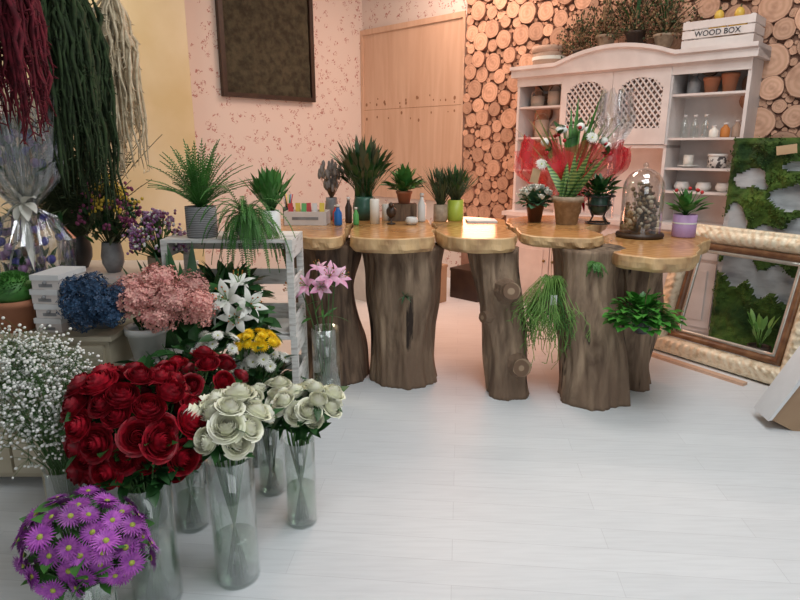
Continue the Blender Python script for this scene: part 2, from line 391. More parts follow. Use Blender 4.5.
def smooth_poly(P,k=10,amp=.034,seed=0):
    n=len(P); out=[]
    for i in range(n):
        p0,p1,p2,p3=[Vector(P[(i+q)%n]) for q in (-1,0,1,2)]
        for j in range(k):
            t=j/k
            q=.5*((2*p1)+(p2-p0)*t+(2*p0-5*p1+4*p2-p3)*t*t+(3*p1-p0-3*p2+p3)*t**3)
            w=noise.noise(Vector((q.x*7+seed,q.y*7,0)))*amp+noise.noise(Vector((q.x*28,q.y*28+seed,0)))*amp*.25
            out.append((q.x,q.y,w))
    c=Vector((sum(p[0] for p in out)/len(out),sum(p[1] for p in out)/len(out)))
    res=[]
    for x,y,w in out:
        d=(Vector((x,y))-c); d=d.normalized()*(w-.012); res.append((x-c.x+d.x,y-c.y+d.y))
    return res,c
def slab_mesh(P,th,seed):
    pts,c=smooth_poly(P,seed=seed); n=len(pts); b=MB()
    def ins(f,z,a=0): return [(x*f*(1+a*noise.noise(Vector((x*16,y*16,z*40)))),y*f*(1+a*noise.noise(Vector((x*16,y*16,z*40)))),z+.3*a*noise.noise(Vector((x*15,y*15,seed)))) for x,y in pts]
    rows=[ins(.975,0),ins(.995,-.006,.0),ins(1.0,-th*.4,.02),ins(.99,-th*.75,.04),ins(.955,-th)]
    b.add(rows[0],[tuple(range(n))],0)
    b.add(rows[-1],[tuple(range(n-1,-1,-1))],1)
    for i in range(4):
        b.add(rows[i]+rows[i+1],[(j,n+j,n+(j+1)%n,(j+1)%n) for j in range(n)],1)
    return b.mesh('table_top',[SLAB,SLABE],False),c
def table(label,base,tr,poly,z,th,seed,mat=STUMP,**kw):
    o=top('tree_stump_table',label,'table',(base[0],base[1],0),group='tree stump counter')
    dx,dy,rb,rt=tr
    part('trunk',trunk_mesh(dx,dy,rb,rt,z-th-.001,seed,**kw).mesh('trunk',[mat]),o)
    me,c=slab_mesh(poly,th,seed); part('table_top',me,o,(c.x-base[0],c.y-base[1],z))
    return o
Z1=.99
tA=table('dark tree trunk table with varnished slab under the counter tray',(-.44,3.83),(-.05,0,.205,.21),[(-.66,3.60),(-.50,3.50),(-.345,3.55),(-.34,4.0),(-.36,4.42),(-.6,4.58),(-.9,4.45),(-.88,4.0)],Z1,.075,1,STUMP2)
tB=table('broad tree trunk table with wavy varnished wood slab',(.02,3.79),(-.01,.02,.20,.235),[(-.31,3.60),(-.20,3.50),(-.03,3.44),(.12,3.48),(.215,3.62),(.225,4.0),(.2,4.48),(-.05,4.6),(-.31,4.48),(-.33,4.0)],Z1,.09,2,amp=.20)
tC=table('narrow knotted tree trunk table with varnished wood slab',(.68,3.55),(-.09,.13,.135,.140),[(.24,3.64),(.36,3.50),(.50,3.44),(.64,3.50),(.715,3.62),(.725,4.0),(.76,4.45),(.5,4.62),(.25,4.5),(.235,4.0)],Z1,.09,3,lumps=((-1.6,.66,.08,.035),(-1.2,.20,.09,.035),(-2.5,.5,.07,.03)))
tD=table('thick tree trunk table with plants on its slab',(1.20,3.47),(-.07,.15,.205,.18),[(.745,3.66),(.84,3.52),(1.0,3.47),(1.15,3.50),(1.24,3.64),(1.24,3.95),(1.47,4.30),(1.55,4.6),(1.15,4.74),(.80,4.5),(.745,4.0)],Z1,.068,4,lumps=((-2.0,.55,.08,.02),))
tE=table('leaning tree trunk table with low varnished slab and cloche',(1.50,3.70),(-.03,.02,.145,.17),[(1.22,3.50),(1.30,3.27),(1.44,3.20),(1.62,3.27),(1.76,3.48),(1.90,3.72),(2.06,3.98),(2.0,4.28),(1.66,4.36),(1.45,4.18),(1.27,3.9)],.92,.085,5)
def stub(parent,loc,dir,r,L,mat=STUMP):
    b=MB(); n=20; rings=[]
    for (ra,ya) in ((2.0,.0),(1.6,-.5*L),(1.2,-.82*L),(1.15,-L)):
        rings.append([(r*ra*math.cos(2*PI*j/n)*(1+.16*noise.noise(Vector((j*.7,ya*9,r*50)))),ya,r*ra*math.sin(2*PI*j/n)) for j in range(n)])
    for i in range(3): b.add(rings[i]+rings[i+1],[(j,(j+1)%n,n+(j+1)%n,n+j) for j in range(n)],0)
    b.add([(x*.98,y,z*.98) for x,y,z in rings[3]],[tuple(range(n))],1)
    q=Vector((0,-1,0)).rotation_difference(Vector(dir).normalized())
    part('branch_stub',b.mesh('branch_stub',[mat,CUTEND],False),parent,loc,q)
stub(tC,(-.055,.0,.655),(.10,-1,.25),.045,.195)
stub(tC,(.02,.0,.20),(.18,-1,.15),.05,.175)
stub(tC,(-.075,.0,.50),(-.9,-.6,.1),.03,.13)

# ------------------------------------------------------------------ hutch
FL=Vector((1.08,5.99,0))
hu=top('hutch_cabinet','white painted hutch with lattice doors and open shelves','cabinet',FL,RZ)
b=MB(); t=.025; D=.38; Wd=2.0
for x in (0,.46,1.42,Wd-t): b.box(x,x+t,.06,D,.90,2.16)
b.box(0,Wd,D-.012,D,.90,2.16); b.box(0,Wd,.06,D,2.14,2.165); b.box(0,Wd,.05,.075,2.06,2.16)
b.box(.46,1.445,.06,D,1.50,1.525)
for z in (1.16,1.345,1.58,1.915): b.box(1.445,1.975,.07,D-.012,z-.018,z)
for z in (1.30,1.60,1.88): b.box(.025,.46,.07,D-.012,z-.018,z)
part('upper_case',b.mesh('upper_case',[WHITE],False),hu)
b=MB(); b.box(0,Wd,-.04,D,.06,.86); b.box(.03,Wd-.03,-.02,D,0,.06); part('lower_case',b.mesh('lower_case',[WHITE],False),hu)
b=MB(); b.box(-.03,Wd+.03,-.08,D,.86,.90); part('counter_board',b.mesh('cb',[WHITE],False),hu)
b=MB(); n=40
def crz(x):
    u=(x-.95)/.50
    z=2.235
    if abs(u)<1: z+=.10*math.cos(u*PI/2)**.8
    return z
xs=[-.04+(Wd+.08)*i/n for i in range(n+1)]
for (y0,y1,dz0,dz1) in ((.0,.40,-.09,-.03),(-.03,.40,-.03,0)):
    vs=[];
    for x in xs:
        zt=crz(x)
        vs+=[(x,y0,zt+dz0 if dz0>-.08 else 2.14),(x,y0,zt+dz1),(x,y1,zt+dz1),(x,y1,2.14)]
    fs=[]
    for i in range(n):
        a=i*4
        for q in range(3): fs.append((a+q,a+q+1,a+4+q+1,a+4+q))
        fs.append((a+3,a,a+4,a+7))
    fs+= [(0,1,2,3),(n*4,n*4+3,n*4+2,n*4+1)]
    b.add(vs,fs)
part('crown',b.mesh('crown',[WHITE],False),hu)
def lattice_door(x0,x1,z0,z1):
    d=part('door',None,hu,(x0,.045,z0)); w=x1-x0; h=z1-z0; b=MB()
    st=.055
    b.box(0,st,0,.025,0,h); b.box(w-st,w,0,.025,0,h); b.box(st,w-st,0,.025,0,.13)
    m=14
    for i in range(m):
        xa=st+(w-2*st)*i/m; xb=st+(w-2*st)*(i+1)/m; xm=((xa+xb)/2-w/2)/((w-2*st)/2)
        za=h-.06-.13*(1-math.sqrt(max(0,1-xm*xm)))
        b.box(xa,xb,0,.025,za,h)
    part('door_frame',b.mesh('door_frame',[WHITE],False),d)
    b=MB(); iw=w-2*st; zb=.13; sp=.062
    for sgn in (1,-1):
        for k in range(-20,40):
            c=k*sp; xs=[]
            for i in range(61):
                x=st+iw*i/60; z=zb+sgn*(x-st)*1.25+c
                xm=(x-w/2)/(iw/2); za=h-.05-.13*(1-math.sqrt(max(0,1-xm*xm)))
                if zb-.005<=z<=za: xs.append((x,z))
            if len(xs)>2:
                (xa,za_),(xb,zb_)=xs[0],xs[-1]
                b.tube([(xa,.012+.004*sgn,za_),(xb,.012+.004*sgn,zb_)],.008,4)
    part('lattice',b.mesh('lattice',[WHITE],False),d)
    b=MB(); b.ball((w-.03 if x0<.8 else .03,-.012,h*.35),.014); part('knob',b.mesh('knob',[BRASS]),d)
lattice_door(.475,.948,1.53,2.12); lattice_door(.952,1.43,1.53,2.12)
b=MB(); b.box(.49,1.415,.12,.14,1.53,2.13); part('door_lining',b.mesh('lining',[M('linen_lining',(.36,.26,.22),(.26,.19,.16))],False),hu)
for i in range(4):
    x0=.03+i*.487
    d=part('door',None,hu,(x0,-.06,.10)); b=MB(); w=.475
    b.box(0,w,0,.02,0,.52); b.box(.06,w-.06,-.008,.0,.06,.46); part('door_panel',b.mesh('dp',[WHITE],False),d)
    b=MB(); b.ball((w-.04 if i%2==0 else .04,-.02,.36),.014); part('knob',b.mesh('knob',[BRASS]),d)
    d=part('drawer',None,hu,(x0,-.06,.65)); b=MB(); b.box(0,w,0,.02,0,.17); part('drawer_front',b.mesh('df',[WHITE],False),d)
    b=MB(); b.ball((w/2,-.02,.085),.014); part('knob',b.mesh('knob',[BRASS]),d)
def HP(s,y,z):
    p=FL+dW*s+dA*y; return (p.x,p.y,z)

# ------------------------------------------------------------------ pots and plants
def potm(r,h,mat,style='taper'):
    b=MB()
    if style=='taper': pr=[(r*.72,0),(r*.98,h*.8),(r*1.08,h*.8),(r*1.08,h),(r*.95,h)]
    elif style=='cyl': pr=[(r*.94,0),(r,h*.05),(r,h),(r*.92,h)]
    else: pr=[(r*.6,0),(r*.95,h*.3),(r,h*.55),(r*.85,h*.88),(r*.8,h),(r*.72,h)]
    pr.append((pr[-1][0]*.96,h*.86)); b.lathe(pr,28); return b.mesh('pot',[mat])
def soilm(r,z):
    b=MB(); b.lathe([(.001,z+.004),(r*.5,z+.003),(r,z)],20,capb=False); return b.mesh('soil',[SOIL])
def plant(name,label,cat,loc,r,h,pmat,style='taper',group=None,rz=0):
    o=top(name,label,cat,loc,rz,group)
    part('pot',potm(r,h,pmat,style),o); part('soil',soilm(r*(.9 if style!='round' else .74),h*.88),o)
    return o
def rdir(lo=.2,hi=1.2,a=None):
    a=R.uniform(0,2*PI) if a is None else a; e=R.uniform(lo,hi); return Vector((math.cos(a)*math.cos(e),math.sin(a)*math.cos(e),math.sin(e)))
def bush(b,z0,n,L,W,lo=.2,hi=1.4,mi=0,ms=1,sl=.5,droop=.8,shape='oval',r0=.01,segs=4):
    for i in range(n):
        d=rdir(lo,hi); p=Vector((R.uniform(-r0,r0),R.uniform(-r0,r0),z0))
        l=L*R.uniform(.55,1); q=p+d*l*sl
        b.tube([p,(p+q)/2+Vector((0,0,.01)),q],.002,3,ms)
        b.leaf(q,d,l*(1-sl),W*R.uniform(.7,1.1),droop,mi,segs,shape=shape,roll=R.uniform(-.4,.4))
def blades(b,z0,n,L,W,lo=.9,hi=1.5,droop=.5,mi=0,r0=.02,segs=6):
    for i in range(n):
        d=rdir(lo,hi); p=Vector((R.uniform(-r0,r0),R.uniform(-r0,r0),z0)); b.leaf(p,d,L*R.uniform(.6,1),W*R.uniform(.7,1.1),droop*R.uniform(.3,1.2),mi,segs,fold=.35,shape='blade',roll=R.uniform(-.5,.5))
def trail(b,z0,n,L,r0,mi=0,tw=.004,out=.1,ms=0,arc=.04):
    for i in range(n):
        a=R.uniform(0,2*PI); l=L*R.uniform(.35,1); ro=out*R.uniform(.2,1)
        dx,dy=math.cos(a),math.sin(a)
        pts=[]
        for k in range(9):
            t=k/8; rr=r0*min(1,t*3)+ro*math.sin(min(1,t*1.3)*PI/2)
            pts.append(Vector((dx*rr+R.uniform(-.012,.012),dy*rr+R.uniform(-.012,.012),z0+arc*math.sin(min(1,t*3.3)*PI)-l*t*t**.3)))
        b.tube(pts,tw,4,ms)
        for k in range(4):
            q=R.choice(pts[2:]); e=q+Vector((R.uniform(-.04,.04),R.uniform(-.04,.04),-R.uniform(-.01,.05))); b.tube([q,e],tw*.8,3,ms)

def rose_mesh(mat,name='rose',seed=5,openness=1.0):
    b=MB(); rr=random.Random(seed)
    rings=[(.10,1.36,2,-.02),(.20,1.38,3,-.06),(.31,1.36,3,-.06),(.43,1.32,4,-.03),(.56,1.25,4,.03),(.69,1.14,5,.12*openness),(.80,1.0,5,.26*openness),(.86,.84,5,.38*openness)]
    off=0
    for ri,(r,h,n,curl) in enumerate(rings):
        off+=rr.uniform(.5,1.2)
        for k in range(n):
            a0=2*PI*k/n+off+rr.uniform(-.15,.15); hw=PI/n*(1.45 if n>2 else 1.2); vs=[]
            hh=h*rr.uniform(.95,1.04); nr,ncl=7,7
            for i in range(nr):
                tt=i/(nr-1)
                for j in range(ncl):
                    aa=(j/(ncl-1)-.5)*2
                    rad=r*(.30+.85*math.sin(min(1,tt*1.5)*PI/2)-.18*tt*tt)+curl*tt**4-.11*r*aa-.03*tt
                    z=-.62+hh*tt*(1-.13*aa*aa)-(.45*curl*tt**5 if curl>.05 else 0)
                    an=a0+aa*hw
                    vs.append((rad*math.cos(an),rad*math.sin(an),z))
            b.add(vs,[(i*ncl+j,i*ncl+j+1,(i+1)*ncl+j+1,(i+1)*ncl+j) for i in range(nr-1) for j in range(ncl-1)])
    for k in range(5): b.leaf((0,0,-.60),Vector((math.cos(k*1.257),math.sin(k*1.257),-.1)),.8,.22,-.3,1,3,shape='pointed')
    b.lathe([(.12,-.80),(.28,-.64),(.30,-.52)],8,mi=1)
    return b.mesh(name,[mat,STEMG])
def daisy_mesh(mat,cm,layers=((1,26,.05),(.85,22,.16)),name='daisy',cr=.22,pw=.16):
    b=MB(); rr=random.Random(2)
    for (L,n,e) in layers:
        for k in range(n):
            a=2*PI*k/n+L*3; b.leaf((.1*math.cos(a),.1*math.sin(a),0),Vector((math.cos(a),math.sin(a),e*2+rr.uniform(-.12,.12))),L*rr.uniform(.84,1),pw,.25,0,3,fold=.3)
    b.lathe([(.001,.16),(cr*.6,.14),(cr,.04),(cr,-.04)],12,mi=1,capb=False); b.lathe([(.08,-.2),(.2,-.03)],8,mi=2)
    return b.mesh(name,[mat,cm,STEMG])
def pompon_mesh(mat,name='chrysanthemum'):
    b=MB()
    for (e,n,L) in ((-.15,16,1),(.25,16,.95),(.65,14,.85),(1.0,10,.7),(1.35,6,.5)):
        for k in range(n):
            a=2*PI*k/n+e*5; d=Vector((math.cos(a)*math.cos(e),math.sin(a)*math.cos(e),math.sin(e))); b.leaf((0,0,0),d,L,.24,-.35,0,3,fold=.3)
    b.ball((0,0,.1),.4,6,0)
    b.lathe([(.08,-.3),(.25,-.05)],8,mi=1)
    return b.mesh(name,[mat,STEMG])
def lily_mesh(mat,name='lily'):
    b=MB()
    for k in range(6):
        a=k*PI/3; b.leaf((.05*math.cos(a),.05*math.sin(a),-.3),Vector((math.cos(a)*.75,math.sin(a)*.75,.9 if k%2 else 1.05)),1.35,.46 if k%2 else .60,1.5,0,7,fold=-.25)
    for k in range(6):
        a=k*PI/3+.4; e=Vector((math.cos(a)*.35,math.sin(a)*.35,.75)); b.tube([(0,0,-.2),e],.02,4,1); b.ball(e,.055,4,2,sz=1.6)
    b.lathe([(.04,-.55),(.1,-.25)],8,mi=1)
    return b.mesh(name,[mat,G3,ORA])
def hyd_mesh(mat,seed,name='hydrangea'):
    b=MB(); n=230; rr=random.Random(seed)
    for i in range(n):
        z=1-1.7*(i+.5)/n; r=math.sqrt(max(0,1-z*z)); a=i*2.39996+rr.uniform(-.2,.2)
        d=Vector((r*math.cos(a),r*math.sin(a),z)).normalized(); f0=1+.42*noise.noise(d*1.7+Vector((seed,0,0)))
        p=d*rr.uniform(.76,1.04)*f0; p.z*=.75
        d=(d+Vector((rr.uniform(-.5,.5),rr.uniform(-.5,.5),rr.uniform(-.3,.5)))).normalized()
        u=d.orthogonal().normalized(); u=Quaternion(d,rr.uniform(0,PI))@u; w=d.cross(u); s_=rr.uniform(.11,.16)
        for k in range(4):
            e=(u*math.cos(k*PI/2)+w*math.sin(k*PI/2)); f=(u*math.cos(k*PI/2+PI/2)+w*math.sin(k*PI/2+PI/2))
            b.add([p,p+(e+f*.6)*s_*.8+d*.03,p+e*s_*1.25+d*.05,p+(e-f*.6)*s_*.8+d*.03],[(0,1,2,3)])
    b.ball((0,0,0),.6,8,1,sz=.75)
    return b.mesh(name,[mat,mat],False)
ROSE_R=[rose_mesh(REDR,'red_rose_bloom',5,1.0),rose_mesh(REDR,'red_rose_bloom',8,.6),rose_mesh(REDR,'red_rose_bloom',9,1.3)]; ROSE_W=[rose_mesh(WROSE,'white_rose_bloom',6,1.0),rose_mesh(WROSE,'white_rose_bloom',7,.6),rose_mesh(WROSE,'white_rose_bloom',12,1.2)]
DAISY_P=daisy_mesh(PURP,YELC); CH_Y=pompon_mesh(YEL); CH_W=daisy_mesh(WPET,YELC,((1,20,.0),(.9,18,.2),(.65,14,.45)),'white_chrys',.16,.2)
LILY_P=lily_mesh(PPET); LILY_W=lily_mesh(WPET); HYD_P=[hyd_mesh(PHYD,k) for k in (1,2,3)]; HYD_B=[hyd_mesh(BHYD,k) for k in (4,5)]

def cut_flower(name,label,cat,bloom,head,base,rim,size,dirv,group,leaves=2,lw=.035,ll=.07,leafm=G2,sr=.0036,spin=True):
    base=Vector(base); head=Vector(head); rim=Vector(rim)
    if isinstance(bloom,list): bloom=R.choice(bloom)
    o=top(name,label,cat,base,group=group)
    a=Vector((0,0,0)); r=rim-base; h=head-base; dv=Vector(dirv).normalized()
    h0=h-dv*size*.6
    pts=[a,r*.5,r]
    for k in range(1,6):
        t=k/5; pts.append((1-t)**2*r+2*(1-t)*t*(r*.45+h0*.55+Vector((0,0,.02)))+t*t*h0)
    b=MB(); b.tube(pts,sr,5,0)
    for k in range(leaves):
        q=pts[R.randint(3,7)]; 
        d=rdir(-.3,.6); b.leaf(q,d,ll*R.uniform(.7,1.2),lw*R.uniform(.8,1.3),.5,1,4,shape='oval',roll=R.uniform(-.8,.8))
    part('stem',b.mesh('stem',[STEMG,leafm]),o)
    q=Vector((0,0,1)).rotation_difference(dv)
    if spin: q=q@Quaternion((0,0,1),R.uniform(0,2*PI))
    part('bloom',bloom,o,h,q,scale=size)
    return o
def vase(loc,r,h,label,water=.45,name='glass_vase',flare=1.0):
    o=top(name,label,'vase',loc,group='clear glass flower vases')
    b=MB(); b.lathe([(r*.96,0),(r,.006),(r*.99,h*.5),(r*flare,h),(r*flare-.004,h+.001),(r*.99-.004,h*.5),(r-.005,.014),(.001,.014)],32); part('glass',b.mesh('glass',[GLASS]),o)
    b=MB(); b.lathe([(r-.006,.016),(r-.006,h*water),(.001,h*water)],28); part('water',b.mesh('water',[WATER]),o)
    return o
def bunch(n,center,rad,vl,vr,vh,bloom,size,name,label,cat,group,emax=1.9,leaves=2,jit=.02,aim=.25,tilt=.0,**kw):
    cx,cy,cz=center
    for i in range(n):
        zf=1-(1-math.cos(emax))*(i+.5)/n; rf=math.sqrt(max(0,1-zf*zf)); a=i*2.39996+.7
        hd=Vector((cx+rad[0]*rf*math.cos(a)+R.uniform(-jit,jit),cy+rad[1]*rf*math.sin(a)+R.uniform(-jit,jit),cz+rad[2]*zf+R.uniform(-jit,jit)))
        d=Vector((rf*math.cos(a)*rad[2]/rad[0]+R.uniform(-tilt,tilt),rf*math.sin(a)+R.uniform(-tilt,tilt),max(zf,-.2)+aim))
        rimp=Vector((vl[0]+vr*.7*rf*math.cos(a),vl[1]+vr*.7*rf*math.sin(a),vh))
        if hd.z<vh+.02: hd.z=vh+.02+R.uniform(0,.03)
        base=(vl[0]-vr*.6*rf*math.cos(a)*.8,vl[1]-vr*.6*rf*math.sin(a)*.8,.02)
        cut_flower(name,label,cat,bloom,hd,base,rimp,size*R.uniform(.85,1.12),d,group,leaves=leaves,**kw)

vase((-.585,1.86,0),.078,.48,'tall clear glass vase holding white roses',.35,flare=1.06)
bunch(16,(-.575,1.86,.60),(.112,.11,.09),(-.585,1.86),.078,.48,ROSE_W,.046,'white_rose','cut white rose with green stem in tall glass vase','rose','white roses in the tall vase',emax=1.7,leaves=5,ll=.09,tilt=.2,aim=.45)
vase((-.405,2.19,0),.062,.37,'clear glass vase with white roses standing on floor',.45)
bunch(17,(-.37,2.19,.505),(.12,.10,.08),(-.405,2.19),.062,.37,ROSE_W,.039,'white_rose','cut white rose with leafy stem in small glass vase','rose','white roses in the outer vase',emax=1.7,leaves=7,ll=.09,tilt=.2,aim=.45)
vase((-.575,2.42,0),.058,.33,'small clear glass vase between rose vases',.4)
bunch(12,(-.545,2.40,.455),(.10,.09,.06),(-.575,2.42),.058,.33,ROSE_W,.038,'white_rose','cut white rose in the middle glass vase','rose','white roses in the middle vase',emax=1.6,leaves=7,tilt=.2,aim=.45)
vase((-.845,2.16,0),.06,.36,'narrow clear glass vase holding red roses',.4)
bunch(14,(-.80,2.2,.61),(.17,.12,.11),(-.845,2.16),.06,.36,ROSE_R,.038,'red_rose','cut red rose in narrow glass vase','rose','red roses in the narrow vase',emax=1.6,leaves=5,tilt=.2,aim=.4)
vase((-.83,1.75,0),.08,.45,'large clear glass vase packed with red roses',.5)
bunch(60,(-.885,1.85,.585),(.205,.17,.20),(-.83,1.75),.08,.43,ROSE_R,.046,'red_rose','cut dark red rose in large glass vase','rose','red roses in the large vase',emax=2.2,leaves=3,jit=.024,ll=.09,tilt=.25,aim=.35)
vase((-.90,1.47,0),.075,.32,'clear glass vase with purple daisies',.6)
bunch(78,(-.905,1.50,.395),(.175,.13,.13),(-.90,1.47),.075,.32,DAISY_P,.037,'purple_daisy','purple daisy chrysanthemum with yellow green centre','daisy','purple daisies in glass vase',emax=2.2,leaves=2,jit=.022,aim=.1,leafm=G1,tilt=.5)
vase((-.70,2.68,0),.07,.36,'glass vase of yellow and white chrysanthemums',.5)
bunch(22,(-.625,2.50,.675),(.085,.05,.045),(-.70,2.68),.07,.36,CH_Y,.029,'yellow_chrysanthemum','yellow chrysanthemum bloom on green stem','chrysanthemum','yellow chrysanthemums',emax=1.9,tilt=.3,jit=.01)
bunch(18,(-.60,2.53,.565),(.10,.06,.05),(-.70,2.68),.07,.36,CH_W,.032,'white_chrysanthemum','white daisy chrysanthemum with small green centre','chrysanthemum','white chrysanthemums',emax=1.7,tilt=.3)
vase((-.92,2.52,0),.06,.38,'glass vase with white chrysanthemums beside red roses',.5)
bunch(14,(-.79,2.44,.67),(.09,.06,.06),(-.92,2.52),.06,.38,CH_W,.030,'white_chrysanthemum','white daisy chrysanthemum with small green centre','chrysanthemum','white chrysanthemums',emax=1.6,tilt=.3)
vase((-.43,3.31,0),.08,.50,'tall clear glass vase holding pink lilies',.4)
for (hx,hy,hz,dv,s) in ((-.53,3.25,.765,(-.6,-.7,.5),.075),(-.595,3.28,.735,(-.9,-.3,.3),.07),(-.39,3.24,.82,(.1,-.8,.6),.075),(-.34,3.3,.80,(.7,-.5,.5),.07),(-.46,3.32,.85,(-.2,-.3,.9),.05),(-.44,3.24,.755,(.2,-.8,.2),.06)):
    cut_flower('pink_lily','pink lily with open bloom in tall glass vase','lily',LILY_P,(hx,hy,hz),(-.43,3.31,.03),(-.43+(hx+.43)*.4,3.31,.5),s,dv,'pink lilies',leaves=3,lw=.020,ll=.11,leafm=G1)
vase((-.82,2.94,0),.08,.48,'glass vase holding white lilies and greenery',.5)
for (hx,hy,hz,dv,s) in ((-.84,2.80,.80,(-.2,-.8,.6),.088),(-.73,2.83,.76,(.6,-.6,.3),.08),(-.90,2.82,.74,(-.7,-.6,.3),.08),(-.79,2.78,.71,(.1,-1,.1),.075),(-.80,2.90,.86,(.1,-.3,1),.07)):
    cut_flower('white_lily','white lily with open star bloom in vase','lily',LILY_W,(hx,hy,hz),(-.82,2.94,.03),(-.82+(hx+.82)*.4,2.94,.48),s,dv,'white lilies',leaves=14,lw=.03,ll=.15)

def greens(label,base,rimz,c,rad,n,mt,L=.1):
    o=top('foliage_branch',label,'foliage',base,group='foliage branches among the flowers'); b=MB()
    for i in range(n):
        d=rdir(-.2,1.4); e=Vector(c)-Vector(base)+Vector((d.x*rad[0],d.y*rad[1],d.z*rad[2])); rim=Vector((d.x*.04,d.y*.04,rimz-base[2]))
        b.tube([(0,0,0),rim,e],.002,3,0)
        for k in range(7):
            q=rim.lerp(e,R.uniform(.4,1)); b.leaf(q,rdir(-.4,1),L*R.uniform(.6,1.1),L*.4,.5,0,4,roll=R.uniform(-.8,.8))
    part('leafy_stems',b.mesh('g',[mt]),o)
greens('dark leafy filler branches in the red rose vase',(-.83,1.75,.02),.43,(-.90,1.86,.50),(.24,.16,.12),24,G2)
greens('leafy filler branches behind the lily vase',(-.82,2.94,.02),.47,(-.86,2.92,.66),(.24,.12,.20),26,G2,.13)
greens('leafy filler branches beside the hydrangeas',(-.92,2.52,.02),.38,(-.95,2.42,.58),(.18,.1,.12),20,G2,.10)
greens('green filler leaves between small rose vases',(-.575,2.42,.02),.32,(-.56,2.38,.40),(.14,.1,.08),16,G2,.08)
o=plant('greenery_bucket','white metal bucket full of broad dark green branches','foliage',(-1.22,2.28,0),.11,.28,WPOT)
b=MB()
for i in range(34):
    d=rdir(.55,1.5); e=Vector((0,0,.26))+Vector((d.x*.26,d.y*.14,d.z*.34)); b.tube([(0,0,.2),e],.003,4,0)
    for k in range(6): b.leaf(Vector((0,0,.24)).lerp(e,R.uniform(.5,1)),rdir(-.5,1),R.uniform(.08,.13),.05,.5,0,4,roll=R.uniform(-.8,.8))
part('leafy_stems',b.mesh('g',[G2]),o)

# gypsophila
o=top('gypsophila_bouquet',"cloud of tiny white baby's breath flowers in glass vase",'flowers',(-1.18,1.90,0))
b=MB(); b.lathe([(.065,0),(.07,.01),(.07,.42),(.066,.42),(.066,.02)],28); part('vase',b.mesh('v',[GLASS]),o)
b=MB(); bb=MB(); Cc=Vector((-.05,-.02,.68))
for i in range(125):
    d=rdir(-.9,1.5); e=Cc+Vector((d.x*.21,d.y*.17,d.z*.23))*R.uniform(.45,1); rim=Vector((d.x*.05,d.y*.05,.42))
    b.tube([(0,0,.02),rim,(rim+e)/2+Vector((0,0,.03)),e],.0013,3,0)
    for k in range(18):
        q=e+Vector((R.gauss(0,.033),R.gauss(0,.033),R.gauss(0,.033))); b.tube([e,q],.0007,3,0)
        s=R.uniform(.004,.0068); bb.ball(q,s,4,0,sz=.8)
part('stems',b.mesh('gs',[STEMG]),o); part('tiny_blooms',bb.mesh('gb',[WPET]),o,kind='stuff')

# ------------------------------------------------------------------ left furniture
o=top('low_dresser','cream painted low dresser with drawers and dark knobs','dresser',(-1.95,2.70,0))
b=MB(); b.box(-.75,.70,-.25,.25,.05,.70); b.box(-.77,.72,-.265,.26,.70,.72); 
for x in (-.72,.62):
    for y in (-.22,.16): b.box(x,x+.05,y,y+.05,0,.05)
part('body',b.mesh('body',[CREAM],False),o)
for i in range(3):
    for j in range(3):
        x=-.73+i*.475; z=.08+j*.205; d=part('drawer',None,o,(x,-.27,z)); b=MB(); b.box(0,.46,0,.02,0,.19); part('drawer_front',b.mesh('f',[CREAM],False),d)
        b=MB(); b.ball((.23,-.015,.095),.014); part('knob',b.mesh('k',[BRASS]),d)
for i in range(4):
    o=top('keepsake_box','small white lettered cardboard box in a stack','box',(-1.515+.006*(i%2),2.60,.721+i*.064),rz=.06*(i%2)-.12,group='stacked white boxes')
    b=MB(); b.box(-.060,.060,-.10,.10,0,.040); part('box_body',b.mesh('bb',[WHITE],False),o)
    b=MB(); b.box(-.064,.064,-.104,.104,.040,.063); part('lid',b.mesh('bl',[DIRTW],False),o)
    b=MB(); b.ball((0,-.105,.030),.009,6); b.box(-.03,.03,-.1012,-.1,.010,.024); part('label_plate',b.mesh('lp',[GREYP],False),o)
o=plant('moss_ball_pot','terracotta pot topped with clipped moss ball on dresser','potted plant',(-1.69,2.55,.721),.085,.14,TERRA)
b=MB(); b.ball((0,0,.18),.095,12,0,sz=.75,wob=.12); 
for i in range(700):
    d=rdir(0,1.5); b.leaf(Vector((0,0,.18))+Vector((d.x*.09,d.y*.09,d.z*.068)),d+Vector((R.uniform(-.5,.5),R.uniform(-.5,.5),0)),.018,.008,0,0,2)
part('moss_ball',b.mesh('mb',[G1]),o)
o=top('wrapped_bouquet','cellophane wrapped bouquet with blue flowers and white bow','bouquet',(-1.76,2.84,.721))
b=MB()
n=60
for sh in range(2):
    vs=[]
    prof=[(.05,0),(.045,.12),(.04,.3),(.035,.50),(.13,.62),(.18,.82),(.17,1.06)] if sh==0 else [(.11,0),(.16,.15),(.17,.35),(.11,.46),(.036,.51),(.15,.66),(.22,.98)]
    for (r,z) in prof:
        for j in range(n): a=2*PI*j/n; rr=r*(1+.12*math.sin(j*2.3+z*9)+.08*math.sin(j*5.1)); vs.append((rr*math.cos(a),rr*math.sin(a),z+.05*math.sin(j*1.7)*(z>.8)))
    b.add(vs,[(i*n+j,i*n+(j+1)%n,(i+1)*n+(j+1)%n,(i+1)*n+j) for i in range(len(prof)-1) for j in range(n)])
part('cellophane_wrap',b.mesh('cw',[CELLO],False),o)
b=MB()
for k in range(7):
    a=k*2*PI/7; d=Vector((math.cos(a),-.5+.3*math.sin(a),math.sin(a)*.8)); b.leaf((0.03,-.06,.53),d,.10,.05,1.2,0,5,fold=.4)
b.leaf((.03,-.08,.5),(-.2,-.3,-1),.3,.035,.1,0,4); b.leaf((.03,-.08,.5),(.25,-.3,-1),.28,.035,.1,0,4)
part('bow',b.mesh('bow',[M('cream_ribbon',(.80,.78,.70),(.62,.60,.52),rough=.4)]),o)
b=MB()
